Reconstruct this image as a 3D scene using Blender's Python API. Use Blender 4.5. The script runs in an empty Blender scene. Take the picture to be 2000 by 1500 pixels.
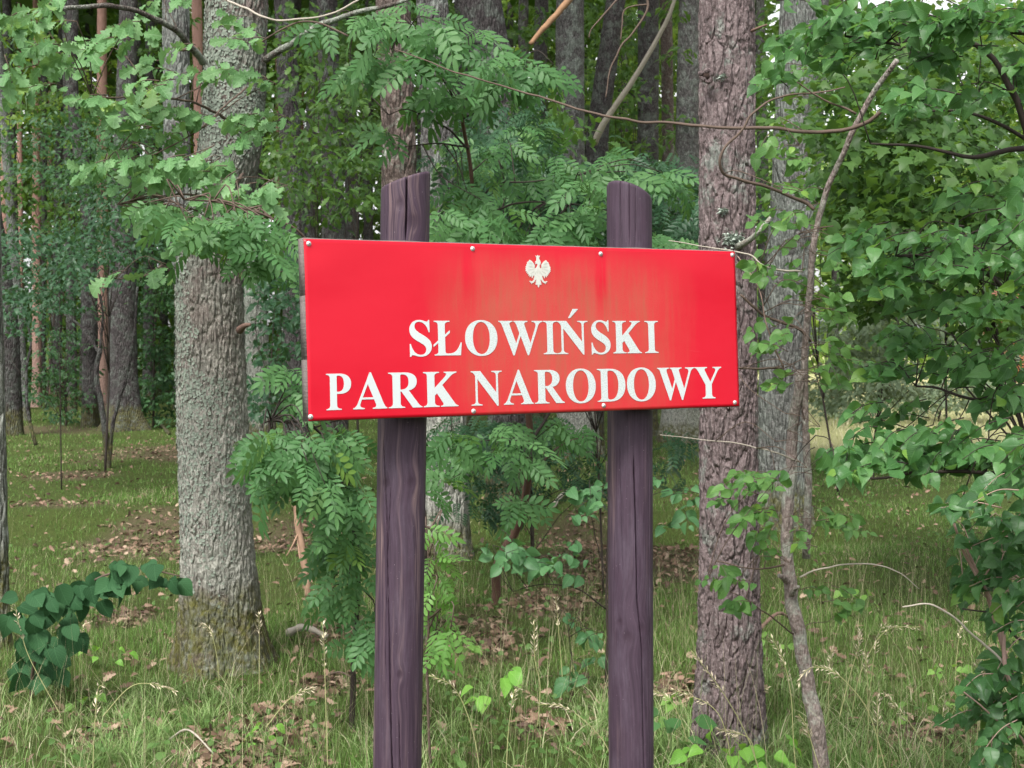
import bpy, math, random
import numpy as np
from mathutils import Matrix, Vector
RNG = np.random.default_rng(11)
random.seed(5)
scene = bpy.context.scene

# ------------------------------------------------------------ camera
F, CX, CY = 2773.0, 1000.0, 750.0
PITCH = -math.atan(60.0 / F)
CAM = np.array([0.0, 0.0, 1.55])
cam_data = bpy.data.cameras.new("camera")
cam_data.sensor_width = 36.0
cam_data.lens = 36.0 * F / 2000.0
cam_data.clip_end = 900.0
cam_data.clip_start = 0.05
cam_data.dof.use_dof = True
cam_data.dof.focus_distance = 3.6
cam_data.dof.aperture_fstop = 15.0
cam = bpy.data.objects.new("camera", cam_data)
scene.collection.objects.link(cam)
cam.location = CAM
cam.rotation_euler = (math.radians(90) + PITCH, 0, 0)
scene.camera = cam

# ------------------------------------------------------------ sky and sun (bright overcast)
world = bpy.data.worlds.new("World")
scene.world = world
world.use_nodes = True
wn, wl = world.node_tree.nodes, world.node_tree.links
wn.clear()
SUN_EL, SUN_AZ = math.radians(52), math.radians(200)      # azimuth measured from +Y towards +X: behind the camera, a little left
sky = wn.new('ShaderNodeTexSky'); sky.sky_type = 'NISHITA'; sky.sun_disc = False
sky.sun_elevation = SUN_EL; sky.sun_rotation = SUN_AZ
sky.air_density = 1.0; sky.dust_density = 3.0; sky.ozone_density = 1.0
hs = wn.new('ShaderNodeHueSaturation'); hs.inputs['Saturation'].default_value = 0.08
bg = wn.new('ShaderNodeBackground'); bg.inputs['Strength'].default_value = 0.105
wo = wn.new('ShaderNodeOutputWorld')
wl.new(sky.outputs[0], hs.inputs['Color']); wl.new(hs.outputs[0], bg.inputs['Color']); wl.new(bg.outputs[0], wo.inputs[0])

sun_data = bpy.data.lights.new("sun", 'SUN')
sun_data.energy = 1.5; sun_data.angle = math.radians(16); sun_data.color = (1.0, 0.96, 0.89)
sun = bpy.data.objects.new("sun", sun_data); scene.collection.objects.link(sun)
sd = Vector((math.sin(SUN_AZ) * math.cos(SUN_EL), math.cos(SUN_AZ) * math.cos(SUN_EL), math.sin(SUN_EL)))
sun.rotation_euler = (-sd).to_track_quat('-Z', 'Y').to_euler(); sun.location = (0, -20, 40)

scene.view_settings.view_transform = 'Standard'
scene.view_settings.look = 'None'
scene.view_settings.exposure = 1.62
scene.view_settings.gamma = 1.0
scene.view_settings.use_curve_mapping = False
scene.render.engine = 'CYCLES'
cy = scene.cycles
cy.max_bounces = 7; cy.diffuse_bounces = 4; cy.glossy_bounces = 2; cy.transmission_bounces = 4; cy.transparent_max_bounces = 4
cy.use_denoising = True
cy.caustics_reflective = False; cy.caustics_refractive = False
cy.use_adaptive_sampling = True; cy.adaptive_threshold = 0.01
scene.render.use_persistent_data = False

# ------------------------------------------------------------ geometry of the view: pixel of the photograph + distance -> place
_c, _s = math.cos(PITCH), math.sin(PITCH)
def ray(px, py):
    vx, vz = (px - CX) / F, (CY - py) / F
    v = np.array([vx, _c - vz * _s, _s + vz * _c])
    return v / v[1]
def P(px, py, d):
    return CAM + ray(px, py) * d
def smooth(a, b, x):
    t = np.clip((x - a) / (b - a), 0, 1); return t * t * (3 - 2 * t)

# ------------------------------------------------------------ noise (numpy)
def _h(ix, iy, iz, s=0):
    with np.errstate(over='ignore'):
        n = (ix.astype(np.int64) * 374761393 + iy.astype(np.int64) * 668265263 + iz.astype(np.int64) * 2147483647 + s * 974634777) & 0xffffffff
        n = ((n ^ (n >> 13)) * 1274126177) & 0xffffffff
        n = ((n ^ (n >> 16)) * 2246822519) & 0xffffffff
        n = n ^ (n >> 15)
    return n.astype(np.float64) / 4294967296.0
def vnoise(x, y, z, s=0):
    x, y, z = np.broadcast_arrays(np.asarray(x, float), np.asarray(y, float), np.asarray(z, float))
    ix, iy, iz = np.floor(x), np.floor(y), np.floor(z)
    fx, fy, fz = x - ix, y - iy, z - iz
    fx, fy, fz = [t * t * (3 - 2 * t) for t in (fx, fy, fz)]
    r = 0
    for dx in (0, 1):
        for dy in (0, 1):
            for dz in (0, 1):
                w = (fx if dx else 1 - fx) * (fy if dy else 1 - fy) * (fz if dz else 1 - fz)
                r = r + w * _h(ix + dx, iy + dy, iz + dz, s)
    return r * 2 - 1
def fbm(x, y, z, o=4, s=0):
    r = 0; a = 1.0; t = 0
    for k in range(o):
        r = r + a * vnoise(np.asarray(x) * 2 ** k, np.asarray(y) * 2 ** k, np.asarray(z) * 2 ** k, s + k); t += a; a *= .5
    return r / t
def worley(x, y, z, s=0):
    ix, iy, iz = np.floor(x), np.floor(y), np.floor(z)
    f1 = np.full(x.shape, 9.0); f2 = f1.copy(); cid = np.zeros(x.shape)
    for dx in (-1, 0, 1):
        for dy in (-1, 0, 1):
            for dz in (-1, 0, 1):
                a, b, c = ix + dx, iy + dy, iz + dz
                d = (a + _h(a, b, c, s) - x) ** 2 + (b + _h(a, b, c, s + 1) - y) ** 2 + (c + _h(a, b, c, s + 2) - z) ** 2
                m = d < f1
                f2 = np.where(m, f1, np.minimum(f2, d)); cid = np.where(m, _h(a, b, c, s + 3), cid); f1 = np.where(m, d, f1)
    return np.sqrt(f1), np.sqrt(f2), cid

def gh(x, y):
    x = np.asarray(x, float); y = np.asarray(y, float)
    n = 0.05 * fbm(x * .55, y * .55, 0 * x, 3, 40) * smooth(4, 7, y)
    bank = -0.10 * np.exp(-((y - 11.9) / .55) ** 2) + 0.13 * smooth(12.2, 13.1, y + .25 * np.sin(x * .9))
    return n + bank * smooth(4, 2.6, x) + 0.004 * np.maximum(y - 20, 0)
def G(px, py):
    r = ray(px, py); t = -CAM[2] / r[2]
    for _ in range(6):
        p = CAM + r * t; t += -(p[2] - float(gh(p[0], p[1]))) / r[2] * .8
    return CAM + r * t
def PG(px, d):
    p = P(px, 900, d); return np.array([p[0], p[1], float(gh(p[0], p[1]))])

# ------------------------------------------------------------ object helpers
COL = scene.collection
def tag(o, label=None, cat=None, group=None, kind=None):
    if label: o['label'] = label
    if cat: o['category'] = cat
    if group: o['group'] = group
    if kind: o['kind'] = kind
    return o
def thing(name, label, cat, loc=(0, 0, 0), group=None):
    o = bpy.data.objects.new(name, None); COL.objects.link(o); o.location = [float(v) for v in loc]
    o.empty_display_size = .1
    return tag(o, label, cat, group)
def mk(name, V, faces, mat, parent=None, attrs=None, smooth_=True, label=None, kind=None, link=True):
    """V (N,3) in world space; faces: list of int arrays (M,k)."""
    V = np.asarray(V, np.float32)
    if parent is not None: V = V - np.array(parent.matrix_basis.translation, np.float32)
    me = bpy.data.meshes.new(name)
    fl = [np.asarray(f, np.int32) for f in faces if len(f)]
    loops = np.concatenate([f.ravel() for f in fl])
    tot = np.concatenate([np.full(len(f), f.shape[1], np.int32) for f in fl])
    start = np.concatenate([[0], np.cumsum(tot)[:-1]]).astype(np.int32)
    me.vertices.add(len(V)); me.vertices.foreach_set('co', V.ravel())
    me.loops.add(len(loops)); me.loops.foreach_set('vertex_index', loops)
    me.polygons.add(len(tot)); me.polygons.foreach_set('loop_start', start); me.polygons.foreach_set('loop_total', tot)
    if smooth_: me.polygons.foreach_set('use_smooth', np.ones(len(tot), bool))
    for k, a in (attrs or {}).items():
        a = np.asarray(a, np.float32)
        t = 'FLOAT_VECTOR' if a.ndim == 2 else 'FLOAT'
        at = me.attributes.new(k, t, 'POINT')
        at.data.foreach_set('vector' if a.ndim == 2 else 'value', a.ravel())
    me.update(calc_edges=True)
    if mat: me.materials.append(mat)
    if not link: return me
    o = bpy.data.objects.new(name, me); COL.objects.link(o)
    if parent is not None: o.parent = parent
    tag(o, label, kind=kind)
    return o

def norm(v):
    v = np.asarray(v, float); return v / (np.linalg.norm(v, axis=-1, keepdims=True) + 1e-12)
def spline(pts, n):
    """Catmull-Rom through pts (K,D) -> n samples"""
    p = np.asarray(pts, float)
    if len(p) == 2: t = np.linspace(0, 1, n)[:, None]; return p[0] * (1 - t) + p[1] * t
    q = np.vstack([2 * p[0] - p[1], p, 2 * p[-1] - p[-2]])
    seg = np.linalg.norm(np.diff(p[:, :3], axis=0), axis=1) + 1e-9
    L = np.concatenate([[0], np.cumsum(seg)]); s = np.linspace(0, L[-1], n)
    i = np.clip(np.searchsorted(L, s, side='right') - 1, 0, len(p) - 2); t = ((s - L[i]) / seg[i])[:, None]
    a, b, c, d = q[i], q[i + 1], q[i + 2], q[i + 3]
    return .5 * ((2 * b) + (-a + c) * t + (2 * a - 5 * b + 4 * c - d) * t ** 2 + (-a + 3 * b - 3 * c + d) * t ** 3)
def tube(pts, rad, ns=6, cap=True):
    pts = np.asarray(pts, float); n = len(pts); rad = np.broadcast_to(np.asarray(rad, float), (n,))
    T = norm(np.gradient(pts, axis=0))
    ref = np.array([0, 1, 0.]) if abs(T[0] @ np.array([0, 1, 0.])) < .8 else np.array([1., 0, 0])
    A = np.zeros((n, 3)); a = ref
    for i in range(n):
        a = a - T[i] * (a @ T[i]); a = a / (np.linalg.norm(a) + 1e-9); A[i] = a
    B = np.cross(T, A)
    th = np.arange(ns) * 2 * np.pi / ns
    V = pts[:, None] + rad[:, None, None] * (A[:, None] * np.cos(th)[None, :, None] + B[:, None] * np.sin(th)[None, :, None])
    i = np.arange(n - 1)[:, None] * ns; j = np.arange(ns)[None]; k = (j + 1) % ns
    Q = np.stack([i + j, i + k, i + ns + k, i + ns + j], -1).reshape(-1, 4)
    V = V.reshape(-1, 3)
    tris = np.zeros((0, 3), int)
    if cap:
        V = np.vstack([V, pts[:1], pts[-1:]]); m = len(V)
        jj = np.arange(ns); kk = (jj + 1) % ns; o = (n - 1) * ns
        tris = np.vstack([np.stack([kk, jj, np.full(ns, m - 2)], -1), np.stack([o + jj, o + kk, np.full(ns, m - 1)], -1)])
    return V, Q, tris
class Batch:
    def __init__(s): s.V = []; s.Q = []; s.T = []; s.n = 0; s.A = []
    def add(s, V, Q=None, T=None, A=None):
        s.V.append(V)
        if Q is not None and len(Q): s.Q.append(np.asarray(Q) + s.n)
        if T is not None and len(T): s.T.append(np.asarray(T) + s.n)
        if A is not None: s.A.append(A)
        s.n += len(V)
    def tube(s, pts, rad, ns=6): s.add(*tube(pts, rad, ns))
    def build(s, name, mat, parent=None, **k):
        if not s.n: return None
        f = []
        if s.Q: f.append(np.vstack(s.Q))
        if s.T: f.append(np.vstack(s.T))
        at = k.pop('attrs', {})
        if s.A: at = dict(at, luv=np.vstack(s.A))
        return mk(name, np.vstack(s.V), f, mat, parent, attrs=at, **k)

# ------------------------------------------------------------ materials
class NT:
    def __init__(s, name):
        s.m = bpy.data.materials.new(name); s.m.use_nodes = True; s.t = s.m.node_tree; s.t.nodes.clear()
        s.out = s.t.nodes.new('ShaderNodeOutputMaterial')
    def n(s, typ, ins=None, **props):
        nd = s.t.nodes.new(typ)
        for k, v in props.items(): setattr(nd, k, v)
        for k, v in (ins or {}).items():
            sock = nd.inputs[k]
            if isinstance(v, bpy.types.NodeSocket): s.t.links.new(v, sock)
            elif isinstance(v, (tuple, list)) and len(v) == 3 and sock.type == 'RGBA': sock.default_value = (*v, 1)
            else: sock.default_value = v
        return nd
    def ramp(s, fac, stops, interp='LINEAR'):
        nd = s.t.nodes.new('ShaderNodeValToRGB'); s.t.links.new(fac, nd.inputs[0]); cr = nd.color_ramp; cr.interpolation = interp
        while len(cr.elements) < len(stops): cr.elements.new(.5)
        for e, (p, c) in zip(cr.elements, stops):
            e.position = p; e.color = (c, c, c, 1) if not isinstance(c, (tuple, list)) else (*c, 1)
        return nd.outputs[0]
    def math(s, op, a, b=0.0, c=None, clamp=False):
        nd = s.n('ShaderNodeMath', {0: a, 1: b} if c is None else {0: a, 1: b, 2: c}, operation=op); nd.use_clamp = clamp; return nd.outputs[0]
    def mix(s, f, a, b, blend='MIX'):
        nd = s.t.nodes.new('ShaderNodeMix'); nd.data_type = 'RGBA'; nd.blend_type = blend
        for i, v in ((0, f), (6, a), (7, b)):
            if isinstance(v, bpy.types.NodeSocket): s.t.links.new(v, nd.inputs[i])
            elif i == 0: nd.inputs[0].default_value = v
            else: nd.inputs[i].default_value = (*v, 1)
        return nd.outputs[2]
    def noise(s, vec, scale, detail=4, rough=.55, dist=0.0):
        return s.n('ShaderNodeTexNoise', {'Vector': vec, 'Scale': scale, 'Detail': detail, 'Roughness': rough, 'Distortion': dist}).outputs[0]
    def mapping(s, vec, scale=(1, 1, 1), loc=(0, 0, 0)):
        return s.n('ShaderNodeMapping', {'Vector': vec, 'Scale': scale, 'Location': loc}).outputs[0]
    def obj(s): return s.n('ShaderNodeTexCoord').outputs['Object']
    def attr(s, name): return s.n('ShaderNodeAttribute', attribute_name=name)
    def bump(s, h, strength=.5, dist=.01, normal=None):
        ins = {'Height': h, 'Strength': strength, 'Distance': dist}
        if normal is not None: ins['Normal'] = normal
        return s.n('ShaderNodeBump', ins).outputs[0]
    def bsdf(s, **ins):
        ins = {k.replace('_', ' '): v for k, v in ins.items()}
        return s.n('ShaderNodeBsdfPrincipled', ins)
    def finish(s, shader):
        s.t.links.new(shader if isinstance(shader, bpy.types.NodeSocket) else shader.outputs[0], s.out.inputs[0]); return s.m

def leaf_mat(name, c_dark, c_mid, c_light, rough=.45, veins=True, trans=.35, back=1.35, spec=.3, vein_n=7.0, accent=None):
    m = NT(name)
    at = m.attr('luv'); sep = m.n('ShaderNodeSeparateXYZ', {0: at.outputs['Vector']})
    u, v, r = sep.outputs
    oi = m.n('ShaderNodeObjectInfo').outputs['Random']
    rr = m.math('FRACT', m.math('ADD', r, oi))
    st = [(0, c_dark), (.45, c_mid), (.9, c_light)]
    if accent: st += [(.965, c_light), (.985, accent)]
    col = m.ramp(rr, st)
    nz = m.noise(m.obj(), 35, 2)
    col = m.mix(.35, col, m.mix(nz, tuple(x * .7 for x in c_mid), tuple(min(1, x * 1.4) for x in c_mid)))
    av = m.math('ABSOLUTE', v)
    nrm = None
    if veins:
        ph = m.math('MULTIPLY', m.math('SUBTRACT', u, m.math('MULTIPLY', av, .55)), vein_n)
        tri = m.math('ABSOLUTE', m.math('SUBTRACT', m.math('FRACT', ph), .5))        # 0 at vein
        vein = m.math('SUBTRACT', 1.0, m.math('MULTIPLY', tri, 7.0), clamp=True)
        mid = m.math('SUBTRACT', 1.0, m.math('MULTIPLY', av, 22.0), clamp=True)
        vv = m.math('MAXIMUM', m.math('MULTIPLY', vein, .55), mid)
        col = m.mix(m.math('MULTIPLY', vv, .4), col, tuple(min(1, x * 1.7 + .02) for x in c_light))
        nrm = m.bump(m.math('MULTIPLY', vv, -1.0), .55, .002)
    geo = m.n('ShaderNodeNewGeometry')
    colb = m.mix(geo.outputs['Backfacing'], col, m.mix(.5, col, tuple(min(1, x * back + .02) for x in c_mid)))
    ins = dict(Base_Color=colb, Roughness=rough); ins['Specular IOR Level'] = spec
    if nrm is not None: ins['Normal'] = nrm
    b = m.bsdf(**ins)
    tc = m.mix(.6, col, tuple(min(1, x * k) for x, k in zip(c_light, (1.7, 1.6, .8))))
    tr = m.n('ShaderNodeBsdfTranslucent', {'Color': tc})
    mx = m.n('ShaderNodeMixShader', {0: trans, 1: b.outputs[0], 2: tr.outputs[0]})
    return m.finish(mx.outputs[0])

def bark_mat(name, c1, c2, c3, lichen=(0.36, 0.40, 0.34), lich_amt=.5, crust=None, crust_c=((0.25, 0.245, 0.215), (0.44, 0.44, 0.385)), moss=0.0, moss_h=.35, sx=1.0, bump=.8, fine=1.0, top=None, plate=0.0):
    """c1 dark, c2 mid, c3 light bark; lichen patches; moss on the foot up to moss_h metres"""
    m = NT(name); o = m.obj()
    st = m.mapping(o, (14 * sx, 14 * sx, 3.2 * sx))
    vor = m.n('ShaderNodeTexVoronoi', {'Vector': m.n('ShaderNodeMixRGB', {0: .12, 1: st, 2: m.n('ShaderNodeTexNoise', {'Vector': st, 'Scale': 1.2}).outputs['Color']}).outputs[0], 'Scale': 2.6}, feature='DISTANCE_TO_EDGE').outputs['Distance']
    n1 = m.noise(m.mapping(o, (30 * fine, 30 * fine, 9 * fine)), 1.0, 6, .65)
    n2 = m.noise(o, 3.2, 3); n3 = m.noise(m.mapping(o, (60 * fine, 60 * fine, 45 * fine)), 1.0, 3, .7)
    ridge = m.math('MULTIPLY', vor, 3.0, clamp=True)
    col = m.mix(n1, c1, c2)
    col = m.mix(m.ramp(n3, [(.42, 0), (.68, 1)]), col, c3)
    if plate:
        pl = m.attr('plate').outputs['Fac']
        col = m.mix(m.math('MULTIPLY', pl, plate), col, c3)
    if top is not None:
        z = m.n('ShaderNodeSeparateXYZ', {0: o}).outputs[2]
        col = m.mix(m.ramp(m.math('ADD', m.math('MULTIPLY', z, .1), m.math('MULTIPLY', n2, .15)), [(.1, 0), (.5, 1)]), col, top)
    if lich_amt > 0:
        lm = m.ramp(m.noise(o, 7.0, 7, .72), [(.60 - .28 * lich_amt, 0), (.66 - .22 * lich_amt, 1)])
        lm = m.math('MULTIPLY', lm, m.ramp(m.noise(m.mapping(o, (2.2, 2.2, .9)), 1.0, 2), [(.30, .25), (.6, 1)]))
        lm2 = m.math('MULTIPLY', lm, m.ramp(n3, [(.3, .35), (.62, 1)]))
        lc = m.mix(m.ramp(m.noise(o, 60, 3), [(.35, 0), (.65, 1)]), lichen, tuple(x * .62 for x in lichen))
        col = m.mix(lm2, col, lc)
    if crust:      # pale crust lichen on the lower stem, with its own ragged outline
        z = m.n('ShaderNodeSeparateXYZ', {0: o}).outputs[2]
        zz = m.math('ADD', z, m.math('MULTIPLY', m.math('SUBTRACT', m.noise(o, 4, 4, .6), .5), .8))
        cm = m.math('MULTIPLY', m.ramp(m.math('DIVIDE', zz, 3.0), [(crust[0] / 3 - .05, 0), (crust[0] / 3 + .05, 1), (crust[1] / 3 - .12, 1), (crust[1] / 3 + .2, 0)]), m.ramp(n3, [(.36, .25), (.56, .95)]))
        col = m.mix(m.math('MULTIPLY', cm, .85), col, m.mix(n1, *crust_c))
    if moss > 0:
        z = m.n('ShaderNodeSeparateXYZ', {0: o}).outputs[2]
        zz = m.math('SUBTRACT', m.math('ADD', moss_h, m.math('MULTIPLY', m.math('SUBTRACT', m.noise(o, 6, 5, .7), .5), 1.1 * moss_h)), z)
        mm = m.math('MULTIPLY', m.ramp(zz, [(.0, 0), (.12, 1)]), moss)
        mm = m.math('MULTIPLY', mm, m.ramp(m.noise(o, 22, 4, .7), [(.35, .15), (.6, 1)]))
        col = m.mix(mm, col, m.mix(n3, (0.05, 0.055, 0.014), (0.14, 0.13, 0.04)))
    h = m.math('ADD', m.math('MULTIPLY', ridge, 1.0), m.math('ADD', m.math('MULTIPLY', n1, .8), m.math('MULTIPLY', n3, .35)))
    nrm = m.bump(h, bump, .02)
    return m.finish(m.bsdf(Base_Color=col, Roughness=.9, Normal=nrm, **{'Specular IOR Level': .2}))

def plain_mat(name, c, rough=.8, spec=.3, var=.25, scale=30, metallic=0.0):
    m = NT(name); n = m.noise(m.obj(), scale, 4)
    col = m.mix(n, tuple(x * (1 - var) for x in c), tuple(min(1, x * (1 + var)) for x in c))
    return m.finish(m.bsdf(Base_Color=col, Roughness=rough, Metallic=metallic, Normal=m.bump(n, .25, .004), **{'Specular IOR Level': spec}))
# ------------------------------------------------------------ ground
def px_noise(): pass
LITTER = []   # (x, y, rx, ry) patches of bare leaf litter on the ground, from where they lie in the photograph
for px, py, rx, ry in [(300, 1035, 170, 18), (120, 1020, 120, 12), (560, 1045, 120, 22), (520, 1430, 150, 50), (420, 1480, 110, 60), (480, 1500, 160, 50), (210, 1440, 70, 26),
                       (640, 1235, 70, 26), (930, 1240, 90, 50), (1080, 1180, 100, 40), (1150, 1100, 110, 40), (1310, 1090, 110, 34), 
                       (1050, 1420, 80, 24), (1340, 1350, 70, 26), (1130, 1060, 90, 30), (1800, 1440, 120, 26), (640, 1340, 60, 20), (140, 930, 110, 12), (330, 880, 200, 14), (250, 1210, 60, 20), (60, 840, 200, 14)]:
    c = G(px, py); a = G(px + rx, py); b = G(px, py - ry)
    LITTER.append((c[0], c[1], a[0] - c[0], (b[1] - c[1])))
def litter(x, y):
    r = np.zeros(np.shape(x))
    for cx_, cy_, rx, ry in LITTER:
        r = np.maximum(r, np.exp(-(((x - cx_) / rx) ** 2 + ((y - cy_) / ry) ** 2) * 1.1))
    r = r * .85 + .34 * fbm(x * 2.2, y * 2.2, 0 * x, 4, 77)
    return np.clip(r, 0, 1)
def meadow(x, y):      # 1 on the open meadow beyond the wood on the right
    return smooth(19, 24, y) * smooth(.10, .16, x / np.maximum(y, 1) + .01 * np.sin(y))

def ground():
    ys = np.concatenate([np.linspace(-8, 4, 16), np.linspace(4.1, 16, 240), np.geomspace(16.2, 420, 110)])
    xs = np.concatenate([-np.geomspace(9, 260, 40)[::-1], np.linspace(-8.9, 8.9, 230), np.geomspace(9, 260, 40)])
    X, Y = np.meshgrid(xs, ys); Z = gh(X, Y) + .012 * fbm(X * 6, Y * 6, 0 * X, 3, 3) * (Y < 18)
    nx, ny = len(xs), len(ys)
    i = np.arange(ny - 1)[:, None] * nx + np.arange(nx - 1)[None]
    Q = np.stack([i, i + 1, i + nx + 1, i + nx], -1).reshape(-1, 4)
    m = NT('forest_floor'); o = m.obj()
    lit = m.attr('litter').outputs['Fac']; mea = m.attr('meadow').outputs['Fac']
    n1 = m.noise(o, 1.7, 5); n2 = m.noise(o, 14, 6, .7); n3 = m.noise(o, 70, 4, .7)
    green = m.mix(n2, (0.035, 0.05, 0.012), (0.09, 0.12, 0.03))
    soil = m.mix(m.ramp(n2, [(.4, 0), (.62, .75)]), m.mix(n3, (0.05, 0.035, 0.022), (0.20, 0.145, 0.10)), m.mix(n3, (0.035, 0.05, 0.014), (0.09, 0.12, 0.035)))
    f = m.ramp(m.math('ADD', lit, m.math('MULTIPLY', m.math('SUBTRACT', n2, .5), .9)), [(.25, 0), (.55, 1)])
    col = m.mix(f, green, soil)
    col = m.mix(mea, col, m.mix(n1, (0.30, 0.32, 0.14), (0.50, 0.47, 0.26)))
    mat = m.finish(m.bsdf(Base_Color=col, Roughness=.95, Normal=m.bump(m.math('ADD', n2, n3), .9, .03), **{'Specular IOR Level': .15}))
    o = mk('ground', np.stack([X, Y, Z], -1).reshape(-1, 3), [Q], mat, attrs=dict(litter=litter(X, Y).ravel(), meadow=meadow(X, Y).ravel()))
    tag(o, 'grassy forest floor with brown leaf litter under the trees', kind='structure')
ground()

# ------------------------------------------------------------ trunks
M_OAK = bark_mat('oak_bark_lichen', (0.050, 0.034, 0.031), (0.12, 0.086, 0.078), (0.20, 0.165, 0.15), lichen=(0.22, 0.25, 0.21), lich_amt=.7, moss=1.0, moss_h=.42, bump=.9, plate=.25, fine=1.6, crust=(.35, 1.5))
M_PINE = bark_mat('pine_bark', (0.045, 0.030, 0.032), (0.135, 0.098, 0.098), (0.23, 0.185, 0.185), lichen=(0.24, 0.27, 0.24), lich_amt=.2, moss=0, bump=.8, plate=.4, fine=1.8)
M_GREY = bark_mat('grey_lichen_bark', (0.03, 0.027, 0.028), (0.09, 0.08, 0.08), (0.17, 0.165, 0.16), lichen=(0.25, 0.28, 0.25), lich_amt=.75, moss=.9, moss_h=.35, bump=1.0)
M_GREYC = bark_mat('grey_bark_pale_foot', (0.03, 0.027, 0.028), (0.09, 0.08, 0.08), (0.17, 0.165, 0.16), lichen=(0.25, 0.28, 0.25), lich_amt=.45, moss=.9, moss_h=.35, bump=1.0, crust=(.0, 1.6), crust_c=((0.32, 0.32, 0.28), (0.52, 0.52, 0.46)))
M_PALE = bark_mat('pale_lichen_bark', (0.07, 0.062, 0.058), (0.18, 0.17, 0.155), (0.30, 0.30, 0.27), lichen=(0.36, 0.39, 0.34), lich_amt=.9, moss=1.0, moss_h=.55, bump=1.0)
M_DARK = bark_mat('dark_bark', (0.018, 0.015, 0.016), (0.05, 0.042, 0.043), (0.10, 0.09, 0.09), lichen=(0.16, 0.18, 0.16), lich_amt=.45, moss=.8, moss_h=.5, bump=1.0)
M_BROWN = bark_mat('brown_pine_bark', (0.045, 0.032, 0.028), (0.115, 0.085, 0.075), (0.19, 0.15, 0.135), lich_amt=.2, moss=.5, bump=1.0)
M_SALMON = bark_mat('salmon_pine_bark', (0.13, 0.08, 0.07), (0.27, 0.17, 0.145), (0.40, 0.28, 0.24), lich_amt=0, bump=.5, top=(0.34, 0.20, 0.165))
M_TWIG = plain_mat('brown_twig', (0.10, 0.07, 0.055), .8)
M_TWIGP = plain_mat('pinkish_twig', (0.30, 0.20, 0.17), .65)
M_TWIGD = plain_mat('dark_twig', (0.035, 0.026, 0.022), .8)
M_TWIGG = plain_mat('pale_dead_twig', (0.36, 0.32, 0.27), .85)

def trunk_mesh(name, mat, axis, nth, nz, amp, style, root, seed=0, flare=.35, flare_h=.35, base_z=0.0, attrs=True):
    """axis: list of (x,y,z,radius) bottom to top"""
    A = spline(axis, nz); c = A[:, :3]; r = np.maximum(A[:, 3], .01)
    th = np.linspace(0, 2 * np.pi, nth, endpoint=False)
    TH, Zi = np.meshgrid(th, np.arange(nz)); R = r[Zi]; Z = c[Zi, 2]
    hz = Z - base_z
    lob = 1 + .35 * np.cos(TH * 5 + seed) + .25 * np.cos(TH * 3 + 1.7 * seed)
    R = R * (1 + flare * np.exp(-np.maximum(hz, -.05) / flare_h) * lob * .7)
    R = R * (1 + .035 * fbm(np.cos(TH) * 1.2 + seed, np.sin(TH) * 1.2, Z * 1.1, 3, seed))
    ux, uy = np.cos(TH) * R, np.sin(TH) * R
    plate = np.zeros(TH.shape)
    if style == 'oak':
        k = 48.0
        wx = .6 * fbm(ux * 20, uy * 20, Z * 10, 3, seed + 5)
        f1, f2, cid = worley(ux * k + wx + seed, uy * k + wx, Z * 15 + wx, seed)
        d = amp * .75 * (np.minimum((f2 - f1) * 2.6, 1) - .6) + amp * .8 * fbm(ux * 90, uy * 90, Z * 60, 3, seed + 9) + amp * .8 * fbm(ux * 12, uy * 12, Z * 3, 3, seed + 3)
        plate = cid
    elif style == 'pine':
        k = 24.0
        wx = .55 * fbm(ux * 16, uy * 16, Z * 9, 3, seed + 5)
        f1, f2, cid = worley(ux * k + wx + seed, uy * k + wx, Z * 6.0 + wx, seed)
        low = 1 + 1.1 * np.exp(-np.maximum(hz, 0) / .5)
        crack = np.minimum((f2 - f1) * 7, 1) ** .7
        g1, g2, gid = worley(ux * 75 + seed + wx, uy * 75, Z * 30 + wx, seed + 30)
        d = amp * low * (crack - .8 + .2 * (cid - .5) + .22 * np.minimum((g2 - g1) * 4, 1) + .10 * gid) + amp * .45 * fbm(ux * 110, uy * 110, Z * 70, 3, seed)
        plate = .6 * cid + .4 * gid
    else:
        k = 2.6 / max(r.mean(), .03)
        d = amp * fbm(ux * k * 2, uy * k * 2, Z * k * .4, 4, seed)
    R = R + d
    V = np.stack([c[Zi, 0] + np.cos(TH) * R, c[Zi, 1] + np.sin(TH) * R, Z], -1).reshape(-1, 3)
    i = np.arange(nz - 1)[:, None] * nth; j = np.arange(nth)[None]; kk = (j + 1) % nth
    Q = np.stack([i + j, i + kk, i + nth + kk, i + nth + j], -1).reshape(-1, 4)
    return mk(name, V, [Q], mat, root, attrs=dict(plate=plate.ravel()) if attrs else None), V.reshape(nz, nth, 3), c, r

def axis_from_px(pts, d, base_px, top_z=None, base_w=None, ground_z=None):
    """pts [(px, py, width_px)] top to bottom in the photograph; returns bottom-up axis"""
    ax = []
    for px, py, w in pts:
        p = P(px, py, d); ax.append((p[0], p[1], p[2], w / 2 / F * d))
    ax = ax[::-1]
    g = PG(base_px, d)
    b = (g[0], g[1], g[2] - .12, (base_w or pts[-1][2]) / 2 / F * d)
    if ax[0][2] > g[2] + .05: ax = [b] + ax
    else: ax = [b] + ax[1:]
    if top_z:
        t, u = ax[-1], ax[-2]; k = (top_z - t[2])
        sx = np.clip((t[0] - u[0]) / max(t[2] - u[2], .1), -.15, .15)
        ax.append((t[0] + sx * k * .5, t[1], t[2] + k * .5, t[3] * .82)); ax.append((t[0] + sx * k * .8, t[1], top_z, t[3] * .45))
    return ax, g

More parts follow.
